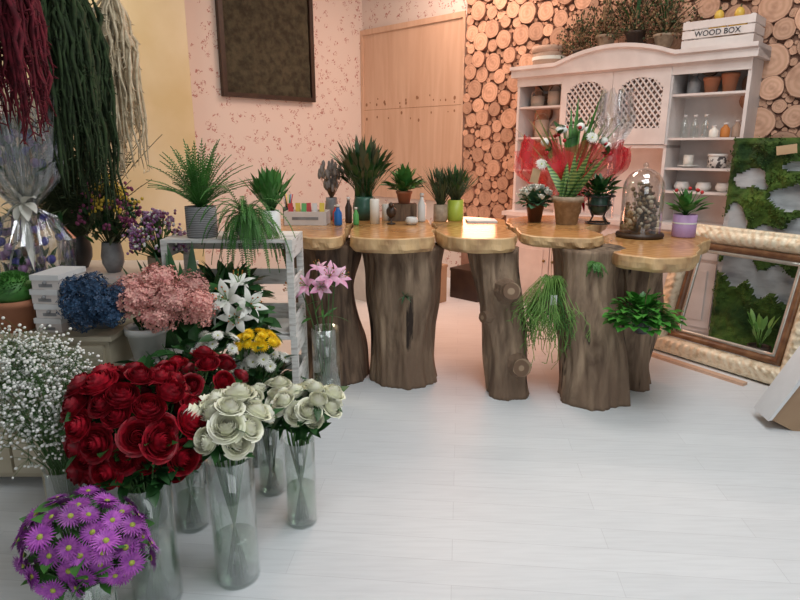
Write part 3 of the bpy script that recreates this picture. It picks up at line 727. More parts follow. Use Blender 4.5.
for k in range(60):
    d=rdir(.2,1.5); p=Vector((d.x*.14,d.y*.14,.06+.40*R.random())); b.ball(p,.022,5,k%2,wob=.3); b.leaf(p,rdir(),.08,.025,.3,2,3); b.leaf(p,rdir(),.09,.03,.3,2,3)
for k in range(60):
    d=rdir(.4,1.5); b.tube([(0,0,.5),Vector((d.x*.15,d.y*.15,.55+.35*d.z))],.002,3,2); b.leaf(Vector((d.x*.13,d.y*.13,.5+.35*d.z)),d,.10,.03,.2,2,3)
    if k%3==0: b.ball(Vector((d.x*.13,d.y*.13,.6+.25*d.z)),.022,5,k%2)
part('blooms',b.mesh('bl',[BLUM,LIL,G2]),o)

o=top('side_table','white painted wooden side table behind the flowers','table',(-1.62,3.42,0))
b=MB(); b.box(-.55,.36,-.28,.28,.79,.82); b.box(-.52,.33,-.25,.25,.71,.79); part('table_top',b.mesh('tt',[WHITE],False),o)
for x in (-.50,.28):
    for y in (-.24,.20):
        b=MB(); b.box(x,x+.045,y,y+.045,0,.71); part('leg',b.mesh('leg',[WHITE],False),o)
o=top('lilac_bouquet','lilac and white statice bouquet in small stoneware pot','flowers',(-1.33,3.28,.821)); part('pot',potm(.065,.10,STONE,'cyl'),o)
b=MB()
for k in range(95):
    d=rdir(.0,1.5); e=Vector((d.x*.16,d.y*.14,.14+d.z*.19)); b.tube([(0,0,.08),e],.0025,3,1); b.leaf(e*.8,rdir(),.05,.02,.3,1,3)
    for q in range(6): b.ball(e+Vector((R.gauss(0,.013),R.gauss(0,.013),R.gauss(0,.012))),.008,4,R.choice((0,0,0,2,3)))
part('blooms',b.mesh('bl',[LIL,STEMG,WPET,PLUM]),o)
o=top('dried_flower_bouquet','mixed dried bouquet of yellow and plum flowers in grey jar','flowers',(-1.62,3.34,.821)); part('jar',potm(.06,.17,GREYP,'round'),o)
b=MB()
for k in range(75):
    d=rdir(.4,1.5); e=Vector((d.x*.22,d.y*.18,.18+d.z*.36*R.uniform(.6,1))); b.tube([(0,0,.12),e*.6+Vector((0,0,.05)),e],.0025,3,1)
    mi=R.choice((0,2,2,3)) if e.z<.42 else R.choice((0,0,2)); 
    for q in range(6): b.ball(e+Vector((R.gauss(0,.015),R.gauss(0,.015),R.gauss(0,.013))),.010,4,mi)
    b.leaf(e*.8,rdir(0,1.2),.08,.02,.3,1,3); b.leaf(e*.6,rdir(0,1.2),.08,.03,.3,3,3)
part('blooms',b.mesh('bl',[MUST,DRYG,PLUM,G2]),o)
o=top('dried_green_bundle','tall dark green dried foliage bundle in dark jar','foliage',(-1.88,3.46,.821)); part('jar',potm(.08,.2,BLACK,'round'),o)
b=MB()
for k in range(150):
    d=rdir(.8,1.5); b.frond((0,0,.12),d,R.uniform(.30,.85),.06,.4,22,0,0)
part('foliage',b.mesh('fl',[DGRN]),o)
o=top('flower_stool','small white painted wooden stool under hydrangea pot','stool',(-1.08,2.58,0))
b=MB(); b.box(-.14,.14,-.14,.14,.55,.575); part('seat',b.mesh('s',[WHITEW],False),o)
for x in (-.13,.10):
    for y in (-.13,.10): b=MB(); b.box(x,x+.03,y,y+.03,0,.55); part('leg',b.mesh('leg',[WHITEW],False),o)
o=top('flower_pot','white distressed bucket pot holding pink hydrangeas','pot',(-1.13,2.56,.576)); part('pot',potm(.085,.16,WPOT,'taper'),o)
for i,(x,y,z,s) in enumerate(((-1.13,2.50,.87,.085),(-.99,2.50,.87,.09),(-1.04,2.48,.80,.08),(-.90,2.56,.80,.075),(-1.07,2.6,.93,.085),(-.93,2.62,.90,.07),(-1.19,2.56,.91,.065),(-.86,2.5,.86,.06))):
    cut_flower('pink_hydrangea','dusty pink hydrangea head in white bucket','hydrangea',HYD_P[i%3],(x,y,z),(-1.13,2.56,.60),(-1.13+(x+1.08)*.3,2.56,.73),s,((x+1.06)*2,-.3,1),'pink hydrangeas',leaves=3,ll=.1,lw=.06)
o=top('flower_pot','dark pot of blue hydrangeas on dresser edge','pot',(-1.33,2.60,.721)); part('pot',potm(.07,.10,GREYP,'taper'),o)
for i,(x,y,z,s) in enumerate(((-1.37,2.46,.86,.07),(-1.27,2.46,.86,.07),(-1.31,2.48,.93,.065),(-1.41,2.52,.92,.055),(-1.21,2.5,.89,.055),(-1.33,2.44,.80,.06),(-1.22,2.45,.81,.05))):
    cut_flower('blue_hydrangea','deep blue hydrangea head on dresser','hydrangea',HYD_B[i%2],(x,y,z),(-1.33,2.60,.74),(-1.33,2.58,.82),s,((x+1.32)*2,-.5,.8),'blue hydrangeas',leaves=3)

RX0,RY0,RX1,RY1,RZT=-1.60,2.30,-1.44,3.50,2.34
o=top('hanging_rail','dark metal rail hung from the ceiling carrying dried flowers','rail',(RX0,RY0,RZT))
b=MB(); b.tube([(0,0,0),(RX1-RX0,RY1-RY0,0)],.010,8); part('bar',b.mesh('bar',[BLACK]),o)
for t in (.05,.95): b=MB(); b.tube([((RX1-RX0)*t,(RY1-RY0)*t,0),((RX1-RX0)*t,(RY1-RY0)*t,H-RZT)],.005,6); part('suspension_rod',b.mesh('rod',[BLACK]),o)
def tassel(label,t,n,L,r,mat,tw=.0065,off=0):
    loc=(RX0+(RX1-RX0)*t+off,RY0+(RY1-RY0)*t,RZT-.012)
    o=top('hanging_dried_amaranth',label,'dried flowers',loc,group='dried flower bundles on the rail')
    b=MB(); b.tube([(0,0,0),(0,0,-.10)],.02,8); part('tie',b.mesh('tie',[DRY]),o)
    b=MB()
    for i in range(n):
        a=R.uniform(0,2*PI); rr=r*math.sqrt(R.random()); l=L*R.uniform(.45,1); pts=[];rs=[]
        z0=-R.uniform(.02,.12)*L
        for k in range(10):
            t=k/9; q=min(1,t*3.2); pts.append((math.cos(a)*rr*q+R.uniform(-.014,.014),math.sin(a)*rr*q+R.uniform(-.014,.014),z0-(l+z0)*t)); rs.append(tw*(.5+.8*math.sin(PI*(t*.9+.1)))*R.uniform(.5,1.5))
        rs[-1]=.001
        b.tube(pts,rs,4,0)
        for k in range(24):
            t=R.random()*8.99; k0=int(t); p=Vector(pts[k0]).lerp(Vector(pts[k0+1]),t-k0); q=p+Vector((R.gauss(0,.012),R.gauss(0,.012),-R.uniform(0,.02))); b.tube([p,q],[tw*.6,tw*.3],3,0)
    part('flower_strands',b.mesh('st',[mat]),o)
tassel('dark red dried amaranth bundle hanging from rail',.22,130,.82,.15,DRED)
tassel('deep green dried amaranth bundle hanging from rail',.50,120,1.10,.12,DGRN)
tassel('long dark green dried bundle hanging beside cream one',.64,80,1.22,.10,DGRN)
tassel('cream dried amaranth bundle hanging from rail',.84,90,1.0,.11,DCRM)

def crate(label,loc,w,d,h):
    o=top('wooden_crate',label,'crate',loc,group='stacked white crates'); b=MB(); t=.014
    for x in (0,w-.035):
        for y in (0,d-.03): b.box(x,x+.035,y,y+.03,0,h)
    for k in range(3):
        z0=.0+k*(h-.11)/2*1.0; 
        for (x0,x1) in ((-.0,t),(w-t,w)): b.box(x0-.001,x1+.001,.03,d-.03,z0+.01,z0+.10)
        b.box(.035,w-.035,d-t,d,z0+.01,z0+.10)
    part('frame',b.mesh('fr',[WHITEW],False),o)
    b=MB()
    for k in range(3): b.box(0.001,w-.001,.002+k*(d/3),(k+1)*d/3-.002,h-.016,h+.001)
    part('upper_board',b.mesh('bd',[WHITEW],False),o)
    b=MB(); b.box(.036,w-.036,.03,d-.03,.004,.016)
    part('bottom_board',b.mesh('bd',[WHITEW],False),o)
crate('white weathered wooden crate at the bottom of a stack',(-1.23,3.06,0),.68,.34,.52)
crate('white weathered wooden crate stacked on another crate',(-1.235,3.065,.522),.68,.34,.52)
CT=1.044
o=plant('potted_fern','feathery green fern in grey ribbed pot on crate','potted plant',(-1.05,3.18,CT),.08,.16,WGREY,'cyl')
b=MB()
for i in range(80): b.frond((0,0,.14),rdir(.75,1.5),R.uniform(.20,.40),.034,1.0,22,0,0)
part('fronds',b.mesh('f',[G1]),o)
o=plant('potted_plant','small leafy green plant in white pot on crate','potted plant',(-.70,3.27,CT),.05,.13,WPOT,'cyl')
b=MB(); bush(b,.11,150,.26,.028,.9,1.53,0,0,.6,.3); part('foliage',b.mesh('f',[G1]),o)
o=plant('trailing_fern','bushy trailing asparagus fern spilling over the crate','potted plant',(-.80,3.13,CT),.060,.11,GREYP,'round')
b=MB()
for i in range(110): b.frond((R.uniform(-.02,.02),R.uniform(-.02,.02),.10),rdir(-.2,1.4,R.uniform(-PI,0) if i%4 else None),R.uniform(.12,.40),.020,3.2,28,0,0)
part('fronds',b.mesh('f',[G1]),o)
o=plant('potted_plant','dark leafy houseplant inside the upper crate','potted plant',(-.95,3.2,.54),.08,.14,STONE)
b=MB(); bush(b,.12,130,.30,.06,.0,1.2,0,0,.5,.8); part('foliage',b.mesh('f',[G2]),o)
o=plant('potted_plant','leafy houseplant inside the lower crate','potted plant',(-.78,3.2,.017),.08,.14,GREYP)
b=MB(); bush(b,.12,120,.30,.07,.1,1.3,0,0,.5,.8); part('foliage',b.mesh('f',[G2]),o)
o=plant('large_leaf_plant','dark glossy large leaved plant standing beside crates','potted plant',(-1.06,2.88,0),.10,.30,GREYP)
b=MB(); 
for i in range(26): b.leaf((0,0,.28),rdir(1.0,1.5),R.uniform(.5,.78),.11,.4,0,8,shape='oval',roll=R.uniform(-.6,.6))
part('leaves',b.mesh('f',[G2]),o)

# ------------------------------------------------------------------ counter items
ZT=Z1+.001
o=top('seed_tray','white wooden tray holding small colourful packets','tray',(-.64,4.17,ZT),rz=-.05)
b=MB(); w,d,h=.29,.17,.09
b.box(-w/2,w/2,-d/2,d/2,0,.01); b.box(-w/2,w/2,-d/2,-d/2+.01,.01,h); b.box(-w/2,w/2,d/2-.01,d/2,.01,h); b.box(-w/2,-w/2+.01,-d/2+.01,d/2-.01,.01,h); b.box(w/2-.01,w/2,-d/2+.01,d/2-.01,.01,h)
part('tray_body',b.mesh('t',[WHITE],False),o); b=MB(); b.box(-.09,.09,-d/2-.002,-d/2,.035,.055); part('label_strip',b.mesh('ls',[GREYP],False),o)
for i,mt in enumerate((REDC,YELCARD,GRNCARD,REDC,WHITE,YELCARD)):
    m=boxmesh('packet',.034,.012,.13,mt); q=top('packet','small coloured flower food packet in white tray','packet',(-.745+i*.040,4.15+.03*(i%2),ZT+.012),rz=.2,group='packets in the tray',mesh=m); q.rotation_euler=(-.15,.06*(i%3-1),.2)
def bottle(label,loc,r,h,mat,cap=WHITE,name='bottle',cat='bottle',group=None):
    o=top(name,label,cat,loc,group=group); b=MB(); b.lathe([(r*.9,0),(r,.01),(r,h*.6),(r*.45,h*.78),(r*.4,h*.88)],18,capt=True); part('bottle_body',b.mesh('b',[mat]),o)
    b=MB(); b.lathe([(r*.5,h*.88),(r*.5,h),(.001,h)],14); part('cap',b.mesh('c',[cap]),o); return o
bottle('blue plastic bottle on the wooden counter',(-.42,4.08,ZT),.028,.14,BLUEB)
bottle('red small bottle on the wooden counter',(-.455,4.27,ZT),.022,.12,REDC)
bottle('white spray bottle on the wooden counter',(.155,4.3,ZT),.03,.20,WPOT)
bottle('green glass bottle on the wooden counter',(-.30,4.10,ZT),.02,.12,GRNCARD)
bottle('dark brown glass bottle on the wooden counter',(-.36,4.22,ZT),.024,.18,DFRAME)
o=top('ceramic_bowl','small white ceramic bowl on the wooden counter','bowl',(.08,4.12,ZT)); part('bowl_body',potm(.045,.05,WPOT,'round'),o)
o=top('pen_cup','dark cup full of pens and scissors on the counter','cup',(-.80,4.33,ZT)); part('cup',potm(.04,.10,BLACK,'cyl'),o)
for k in range(6): a=k*1.05; b=MB(); b.tube([(.015*math.cos(a),.015*math.sin(a),.09),(.035*math.cos(a),.035*math.sin(a),.19)],.004,6); part('pen',b.mesh('pen',[(REDC,BLUEB,YELCARD,WHITE,BLACK,GRNCARD)[k]]),o)
for (x,y,r,h) in ((-.175,4.18,.033,.17),(-.10,4.36,.03,.12)):
    o=top('pillar_candle','plain ivory pillar candle on the counter','candle',(x,y,ZT),group='candles on the counter'); b=MB(); b.lathe([(r,0),(r,h-.005),(r-.005,h),(r*.3,h-.004),(.001,h-.004)],20); part('wax',b.mesh('w',[CANDLE]),o)
    b=MB(); b.tube([(0,0,h-.005),(0,0,h+.012)],.0015,5); part('wick',b.mesh('wk',[BLACK]),o)
o=plant('dark_leaf_plant','large dark green leafed plant in green round pot','potted plant',(-.26,4.40,ZT),.085,.17,M('green_glaze',(.05,.14,.10),(.03,.08,.06),rough=.3),'round')
b=MB(); blades(b,.15,16,.48,.05,1.15,1.53,.3,0,.05); bush(b,.15,150,.42,.045,.8,1.5,0,0,.65,.7,r0=.04); bush(b,.15,110,.46,.035,.85,1.5,1,1,.7,.5,r0=.04); part('leaves',b.mesh('l',[G2,M('bronze_leaf',(.07,.08,.04),(.13,.13,.06),scale=9)]),o)
o=plant('dried_grass_vase','fluffy grey dried grasses in small glass vase','dried flowers',(-.50,4.43,ZT),.05,.16,GREYP,'round')
b=MB()
for i in range(80):
    d=rdir(1.05,1.5); e=Vector((0,0,.14))+d*R.uniform(.10,.27); b.tube([(0,0,.14),e],.0015,3); b.ball(e,.012,5,1,sz=2.4)
part('grasses',b.mesh('g',[DRY,M('grey_fluff',(.30,.27,.25),(.18,.16,.15),rough=1)]),o)
o=top('wooden_block','dark rustic wooden block on the counter','block',(.02,4.38,ZT),mesh=boxmesh('blk',.20,.12,.12,STUMP2))
o=plant('potted_succulent','green rosette plant in terracotta pot on wooden block','potted plant',(.03,4.38,ZT+.1205),.055,.09,TERRA)
b=MB(); bush(b,.08,110,.22,.045,.2,1.5,0,0,.4,.6); blades(b,.08,10,.21,.03,.5,1.5,.4,0,.02,4); part('leaves',b.mesh('l',[G1]),o)
o=plant('potted_grass','airy dried grass plant in grey stone pot','potted plant',(.29,4.33,ZT),.05,.12,STONE,'cyl')
b=MB(); blades(b,.1,90,.36,.009,.9,1.5,.6,0,.02,5); bush(b,.1,60,.32,.016,.8,1.5,0,0,.7,.4); part('leaves',b.mesh('l',[DRYG]),o)
o=plant('potted_grass','fine leafed herb plant in lime green pot','potted plant',(.40,4.36,ZT),.058,.15,LIME,'cyl')
b=MB(); blades(b,.13,60,.32,.010,.8,1.5,.5,0,.03,5); bush(b,.13,110,.28,.02,.7,1.5,1,0,.7,.3); part('leaves',b.mesh('l',[DRYG,G2]),o)
o=top('figurine','small dark brown carved bird figurine on the counter','figurine',(-.06,4.14,ZT))
b=MB(); b.lathe([(.03,0),(.03,.008),(.006,.012),(.006,.05)],12); b.ball((0,0,.085),.035,8,0,sz=1.2); b.ball((.0,-.03,.135),.018,6); b.tube([(0,-.045,.135),(0,-.065,.13)],[.006,.001],5); b.leaf((0,.02,.08),(0,1,.3),.07,.03,.1); part('bird_body',b.mesh('fg',[DFRAME]),o)
o=top('paper_stack','small stack of white papers on the counter','paper',(.58,4.3,ZT),mesh=boxmesh('pp',.21,.15,.012,DIRTW))

o=plant('potted_cyclamen','white cyclamen in dark brown pot','potted plant',(.955,4.27,ZT),.062,.14,M('dark_brown_pot',(.09,.035,.02),rough=.4),'taper')
b=MB(); bush(b,.12,90,.17,.065,.0,1.1,0,0,.6,.7,'heart')
part('leaves',b.mesh('l',[G4]),o)
b=MB()
for i in range(48):
    d=rdir(.3,1.5); e=Vector((0,0,.13))+Vector((d.x*.13,d.y*.13,d.z*.11)); b.tube([(0,0,.12),e],.0018,3,1)
    for k in range(5): a=k*1.257; b.leaf(e,(math.cos(a)*.7,math.sin(a)*.7,.8),.036,.028,-.2,0,3)
part('blooms',b.mesh('b',[WPET,STEMG]),o)
o=plant('snake_plant','variegated snake plant in beige stoneware pot','potted plant',(1.15,4.15,ZT),.098,.19,STONE,'taper')
b=MB()
for i in range(12):
    d=rdir(1.0,1.52); b.leaf((R.uniform(-.04,.04),R.uniform(-.04,.04),.17),d,R.uniform(.22,.38),.060,.25,0,7,fold=.3,shape='blade',roll=R.uniform(-1,1))
part('leaves',b.mesh('l',[GVAR]),o)
o=top('wrapped_flower_arrangement','large arrangement wrapped in sheer red tulle with white flowers','flower arrangement',(1.25,4.47,ZT))
part('pot',potm(.09,.15,BLACK,'round'),o)
b=MB()
for q in range(5):
    a0=q*2*PI/5+.15; n1,n2=14,25; vs=[]
    lean=R.uniform(.9,1.15); hh=R.uniform(.85,1.15)
    for i in range(n1):
        t=i/(n1-1)
        for j in range(n2):
            u=(j/(n2-1)-.5)*2; rr=.06+.26*min(1,t*1.5)*lean; aa=a0+u*.95
            z=.10+.42*hh*t+.03*math.sin(u*8+q)*t
            rr+=(.020*math.sin(u*13+q*2)+.012*math.sin(u*29+q))*t+.012*math.sin(t*9+q)
            vs.append((rr*math.cos(aa)*1.18,rr*math.sin(aa)*.45,z))
    b.add(vs,[(i*n2+j,i*n2+j+1,(i+1)*n2+j+1,(i+1)*n2+j) for i in range(n1-1) for j in range(n2-1)])
part('tulle_wrap',b.mesh('tw',[REDTULLE],True),o)
b=MB()
for k in range(9):
    a=k*.7; d=Vector((math.cos(a),-.6,math.sin(a)*.7+.2)); b.leaf((.02,-.14,.20),d,.16,.035,1.4,0,6,fold=.3)
part('ribbon',b.mesh('rb',[M('red_satin',(.60,.01,.02),(.45,.005,.015),rough=.25)]),o)
b=MB()
for i in range(44):
    d=rdir(.7,1.5); b.leaf((0,0,.14),Vector((d.x,d.y*.5,d.z)),R.uniform(.35,.78),.055,.5,0,7,shape='blade')
for i in range(24):
    d=rdir(.5,1.5); e=Vector((d.x*.34,d.y*.12-.04,.16+d.z*.5)); b.tube([(0,0,.14),e],.003,3,0); b.ball(e,.03 if i%3==0 else .014,6,1 if i%3==0 else 2,wob=.3); b.leaf(e,rdir(),.10,.04,.4,3,4)
part('flowers_and_leaves',b.mesh('fl',[G1,WPET,M('berry_red',(.5,.02,.03),rough=.3),G2]),o)
for (x,z) in ((.08,.58),(-.26,.40)):
    part('white_bloom',CH_W,o,(x,-.17,z),Vector((0,0,1)).rotation_difference(Vector((0,-1,.5)).normalized()),scale=.045)
b=MB(); b.box(-.03,.03,-.002,0,-.05,.05); part('tag',b.mesh('tg',[CORK],False),o,(-.30,-.17,.32),(0,.2,0))
o2=top('cellophane_sheet','crumpled clear cellophane standing above the arrangement','cellophane',(1.55,4.50,ZT))
b=MB(); n=26; vs=[]
prof=[(.035,0),(.03,.2),(.025,.42),(.03,.5),(.09,.62),(.12,.74),(.10,.90)]
for (r,z) in prof:
    for j in range(n): a=2*PI*j/n; rr=r*(1+.25*math.sin(j*2.3+z*5)); vs.append((rr*math.cos(a),rr*math.sin(a),z+.03*math.sin(j*2)*(z>.7)))
b.add(vs,[(i*n+j,i*n+(j+1)%n,(i+1)*n+(j+1)%n,(i+1)*n+j) for i in range(len(prof)-1) for j in range(n)])
part('wrap',b.mesh('w',[glassmat('crumpled_cellophane',(.9,.92,.95),.34,.12)],False),o2)
o=top('iron_plant_stand','black wrought iron stand cradling a glass bowl','plant stand',(1.375,4.18,ZT))
b=MB()
for z,r in ((.13,.085),(.005,.08),(.19,.10)): b.tube([(r*math.cos(a*PI/10),r*math.sin(a*PI/10),z) for a in range(21)],.006,6)
for k in range(4):
    a=k*PI/2+.4; ca,sa=math.cos(a),math.sin(a); b.tube([(ca*.08,sa*.08,.005),(ca*.05,sa*.05,.05),(ca*.075,sa*.075,.10),(ca*.085,sa*.085,.13),(ca*.10,sa*.10,.19),(ca*.12,sa*.12,.22)],.005,6)
part('stand_frame',b.mesh('sf',[BLACK]),o)
b=MB(); b.lathe([(.03,.06),(.07,.10),(.08,.14),(.06,.20)],18); part('bowl',b.mesh('bw',[M('dark_green_bowl',(.03,.07,.05),rough=.3)]),o)
b=MB(); bush(b,.18,60,.20,.05,.2,1.4,0,0,.5,.7); part('foliage',b.mesh('f',[G2]),o)
ZE=.921
o=top('glass_cloche','glass bell cloche with dried flowers on wooden base','cloche',(1.61,4.02,ZE))
b=MB(); b.lathe([(.145,0),(.155,.012),(.15,.03),(.001,.03)],32); part('wooden_base',b.mesh('wb',[DFRAME]),o)
b=MB(); pr=[(.132,.031)]+[(.132,.031+.28*k/4) for k in range(1,5)]+[(.132*math.cos(k*PI/16),.311+.14*math.sin(k*PI/16)) for k in range(1,8)]+[(.006,.451)]; b.lathe(pr,36,capb=False); part('glass_dome',b.mesh('gd',[glassmat('dome_glass',(.90,.92,.92),.24)]),o)
b=MB(); b.ball((0,0,.470),.018,8); part('knob',b.mesh('kb',[GLASS]),o)
b=MB()
for i in range(220):
    d=rdir(.1,1.5); e=Vector((d.x*.115,d.y*.115,.04+d.z*.34*R.uniform(.3,1))); b.tube([(d.x*.02,d.y*.02,.032),e],.0016,3)
    b.ball(e,R.uniform(.008,.017),5,R.choice((0,1,2)),wob=.3); 
    b.leaf(e*.85,rdir(-.2,1),.03,.015,.2,R.choice((0,2)),3)
part('dried_flowers',b.mesh('df',[DRY,M('dried_cream',(.62,.52,.38)),M('dried_brown',(.22,.12,.07))]),o)
o=plant('flower_pot_plant','lavender coloured pot with red flowers and green leaves','potted plant',(1.91,4.03,ZE),.075,.15,LAV,'cyl')
b=MB(); b.lathe([(.0765,.09),(.0765,.10)],28,capb=False); part('ribbon',b.mesh('rb',[WPET]),o)
b=MB(); bush(b,.14,46,.20,.05,.5,1.5,0,0,.4,.6); part('leaves',b.mesh('l',[G1]),o)
b=MB()
for i in range(5): d=rdir(.9,1.5); e=Vector((0,0,.14))+d*.18; b.tube([(0,0,.14),e],.002,3,1); b.ball(e,.012,6,0)
part('blooms',b.mesh('b',[M('kalanchoe_red',(.6,.03,.03)),STEMG]),o)

def hanger(o,pts): b=MB(); b.tube(pts,.002,4); part('hanging_cord',b.mesh('hc',[DRY]),o)
o=top('hanging_plant','stringy rhipsalis cactus hanging from the counter edge','hanging plant',(.905,3.50,.54))
part('pot',potm(.05,.08,STONE,'round'),o); hanger(o,[(0,0,.06),(0,.04,.385)])
b=MB(); trail(b,.09,80,.40,.04,0,.0020,.17,arc=.06); trail(b,.09,110,.22,.03,0,.0020,.24,arc=.14); trail(b,.08,60,.30,.03,1,.0020,.14,ms=1); part('foliage',b.mesh('f',[G3,G1]),o)
b=MB(); b.box(-.02,.02,-.072,-.070,.06,.12); part('tag',b.mesh('tg',[DIRTW],False),o)
o=top('hanging_plant','glossy round leafed peperomia hanging from the counter edge','hanging plant',(1.36,3.235,.49))
part('pot',potm(.055,.09,BLACK,'round'),o); hanger(o,[(0,0,.07),(0.03,.03,.36)])
b=MB()
for i in range(200):
    d=rdir(-.55,1.3); e=Vector((0,0,.09))+Vector((d.x*.19,d.y*.13,d.z*.12))*R.uniform(.4,1); b.tube([(0,0,.08),e],.0018,3,0); b.leaf(e,(d.x,d.y-.3,d.z*.3+.2),.060,.058,.8,0,4,shape='heart')
part('foliage',b.mesh('f',[M('peperomia_green',(.03,.17,.02),(.09,.32,.05),scale=12,rough=.3)]),o)
o=top('small_fern','small fern tuft growing on the trunk under the slab','fern',(1.13,3.42,.86))
b=MB()
for i in range(24): b.frond((0,0,0),rdir(-.9,.6,R.uniform(-PI*.9,-.1)),R.uniform(.05,.11),.018,1.8,9,0,0)
part('fronds',b.mesh('f',[G1]),o)
o=top('air_plant','tiny air plant fixed on the front of the trunk','air plant',(.03,3.565,.62))
b=MB()
for i in range(20): b.leaf((0,0,0),rdir(-.8,1,R.uniform(-PI*.95,-.05)),.06,.009,.3,0,3,shape='blade')
part('leaves',b.mesh('f',[G4]),o)

# ------------------------------------------------------------------ hutch contents
for (s,z,r,h) in ((1.69,1.916,.06,.12),(1.82,1.916,.06,.14)):
    o=top('terracotta_pot','plain terracotta pot on the hutch shelf','pot',HP(s,.2,z),group='terracotta pots on shelf'); part('pot',potm(r,h,TERRA),o)
bottle('dark stoneware jar on the hutch shelf',HP(1.56,.2,1.916),.05,.16,GREYP,GREYP,'jar','jar')
for i,s in enumerate((1.52,1.60,1.68)): bottle('clear glass bottle on the hutch shelf',HP(s,.2,1.581),.03,.18,GLASS,WHITE,group='glass bottles on shelf')
for i,(s,mt) in enumerate(((1.76,CANDLE),(1.83,M('orange_tin',(.6,.22,.05))),(1.90,WICKER))):
    bottle('small jar with pale lid on the hutch shelf',HP(s,.16+.04*i,1.581),.035,.09+.02*i,mt,WHITE,'jar','jar',group='small jars on shelf')
o=top('candle_dish','round white dish with thick candle on shelf','candle',HP(1.58,.2,1.346)); b=MB(); b.lathe([(.03,0),(.08,.012),(.085,.02),(.001,.018)],22); part('dish',b.mesh('d',[WPOT]),o); b=MB(); b.lathe([(.04,.02),(.04,.10),(.001,.10)],18); part('candle',b.mesh('c',[CANDLE]),o)
o=top('patterned_tin','black and white patterned tin on shelf','tin',HP(1.80,.2,1.346)); b=MB(); b.lathe([(.07,0),(.07,.09),(.001,.09)],24); part('tin_body',b.mesh('d',[M('bw_pattern',(.06,.05,.05),(.65,.62,.58),scale=30,ramp=(.48,.52))]),o); b=MB(); b.lathe([(.073,.09),(.073,.11),(.001,.11)],24); part('lid',b.mesh('l',[WPOT]),o)
for s in (1.55,1.72,1.87):
    o=top('ceramic_bowl','small white ceramic bowl on shelf','bowl',HP(s,.2,1.161),group='white bowls on shelf'); part('bowl_body',potm(.06,.07,WPOT,'round'),o)
for (s,z,h) in ((.14,1.881,.10),(.32,1.881,.13),(.2,1.601,.16),(.36,1.601,.10),(.2,1.301,.13)):
    o=top('wicker_basket','small pinkish wicker basket on the hutch shelf','basket',HP(s,.2,z),group='small baskets on shelves'); part('basket_body',potm(.065,h,WICKER,'cyl'),o)
    b=MB(); b.tube([(.06*math.cos(a*PI/8),0,h+.06*math.sin(a*PI/8)) for a in range(9)],.005,5); part('handle',b.mesh('h',[WICKER]),o)
ZH=2.237
o=top('round_basket','round woven hat box basket with ribbon on the hutch','basket',HP(.24,.2,ZH)); b=MB(); b.lathe([(.15,0),(.155,.14),(.001,.14)],28); part('basket_body',b.mesh('b',[WICKER]),o); b=MB(); b.lathe([(.160,.115),(.162,.17),(.001,.175)],28); part('lid',b.mesh('l',[WICKER]),o); b=MB(); b.lathe([(.1575,.05),(.1585,.08)],28,capb=False); part('ribbon',b.mesh('r',[WPET]),o)
for (s,y,zz,kind) in ((.56,.16,.0,0),(.80,.16,.10,1),(1.06,.16,.10,0),(1.30,.16,.05,1)):
    o=plant('dried_plant_pot','bushy dried brown and green plant on top of hutch','dried plant',HP(s,y,ZH+zz),.08,.10,STONE if kind else DFRAME,'taper',group='dried plants on the hutch',rz=RZ)
    b=MB()
    for i in range(120):
        d=rdir(-.1,1.5); l=R.uniform(.10,.30); e=Vector((0,0,.09))+Vector((d.x*l,d.y*l*.5,d.z*l)); b.tube([(0,0,.09),e],.002,3); b.leaf(e,Vector((d.x,d.y*.2,d.z)),.06,.016,.4,i%2,3)
        for k in range(3): b.ball(e+Vector((R.gauss(0,.02),R.gauss(0,.01),R.gauss(0,.02))),.009,4,k%3)
    if s>.9: 
        for i in range(14): d=rdir(.7,1.5); b.leaf((0,0,.09),Vector((d.x,d.y*.3,d.z)),R.uniform(.3,.45),.035,.9,3,6,shape='blade')
    part('dried_foliage',b.mesh('f',[DRY,DRYG,M('dried_rust',(.20,.09,.05)),G2]),o)
o=top('wood_box_crate','white wooden slatted crate lettered WOOD BOX on hutch','crate',HP(1.74,.02,ZH),RZ)
b=MB(); w,h,d=.50,.20,.26
for k in range(3): z0=.005+k*.066; b.box(-w/2,w/2,0,.012,z0,z0+.055); b.box(-w/2,w/2,d-.012,d,z0,z0+.055); b.box(-w/2,-w/2+.012,.012,d-.012,z0,z0+.055); b.box(w/2-.012,w/2,.012,d-.012,z0,z0+.055)
for x in (-w/2+.013,w/2-.038):
    for y in (.013,d-.038): b.box(x,x+.025,y,y+.025,0,h)
b.box(-w/2+.013,w/2-.013,.013,d-.013,0,.01)
part('slats',b.mesh('sl',[WHITE],False),o)
textpart('WOOD BOX',.055,o,(0,-.003,.098),(PI/2,0,0),INK)
for s in (1.70,1.84):
    q=top('ornamental_gourd','yellow ornamental gourd resting in the wooden crate','gourd',HP(s,.15,ZH+.08),group='gourds in the crate'); b=MB(); b.ball((0,0,.07),.065,10,0,sz=1.05,wob=.1); b.ball((0,0,.15),.035,8,0,sz=1.3); part('gourd_body',b.mesh('g',[STRAWY]),q); b=MB(); b.tube([(0,0,.18),(.01,0,.215)],[.007,.005],6); part('stalk',b.mesh('s',[DRYG]),q)

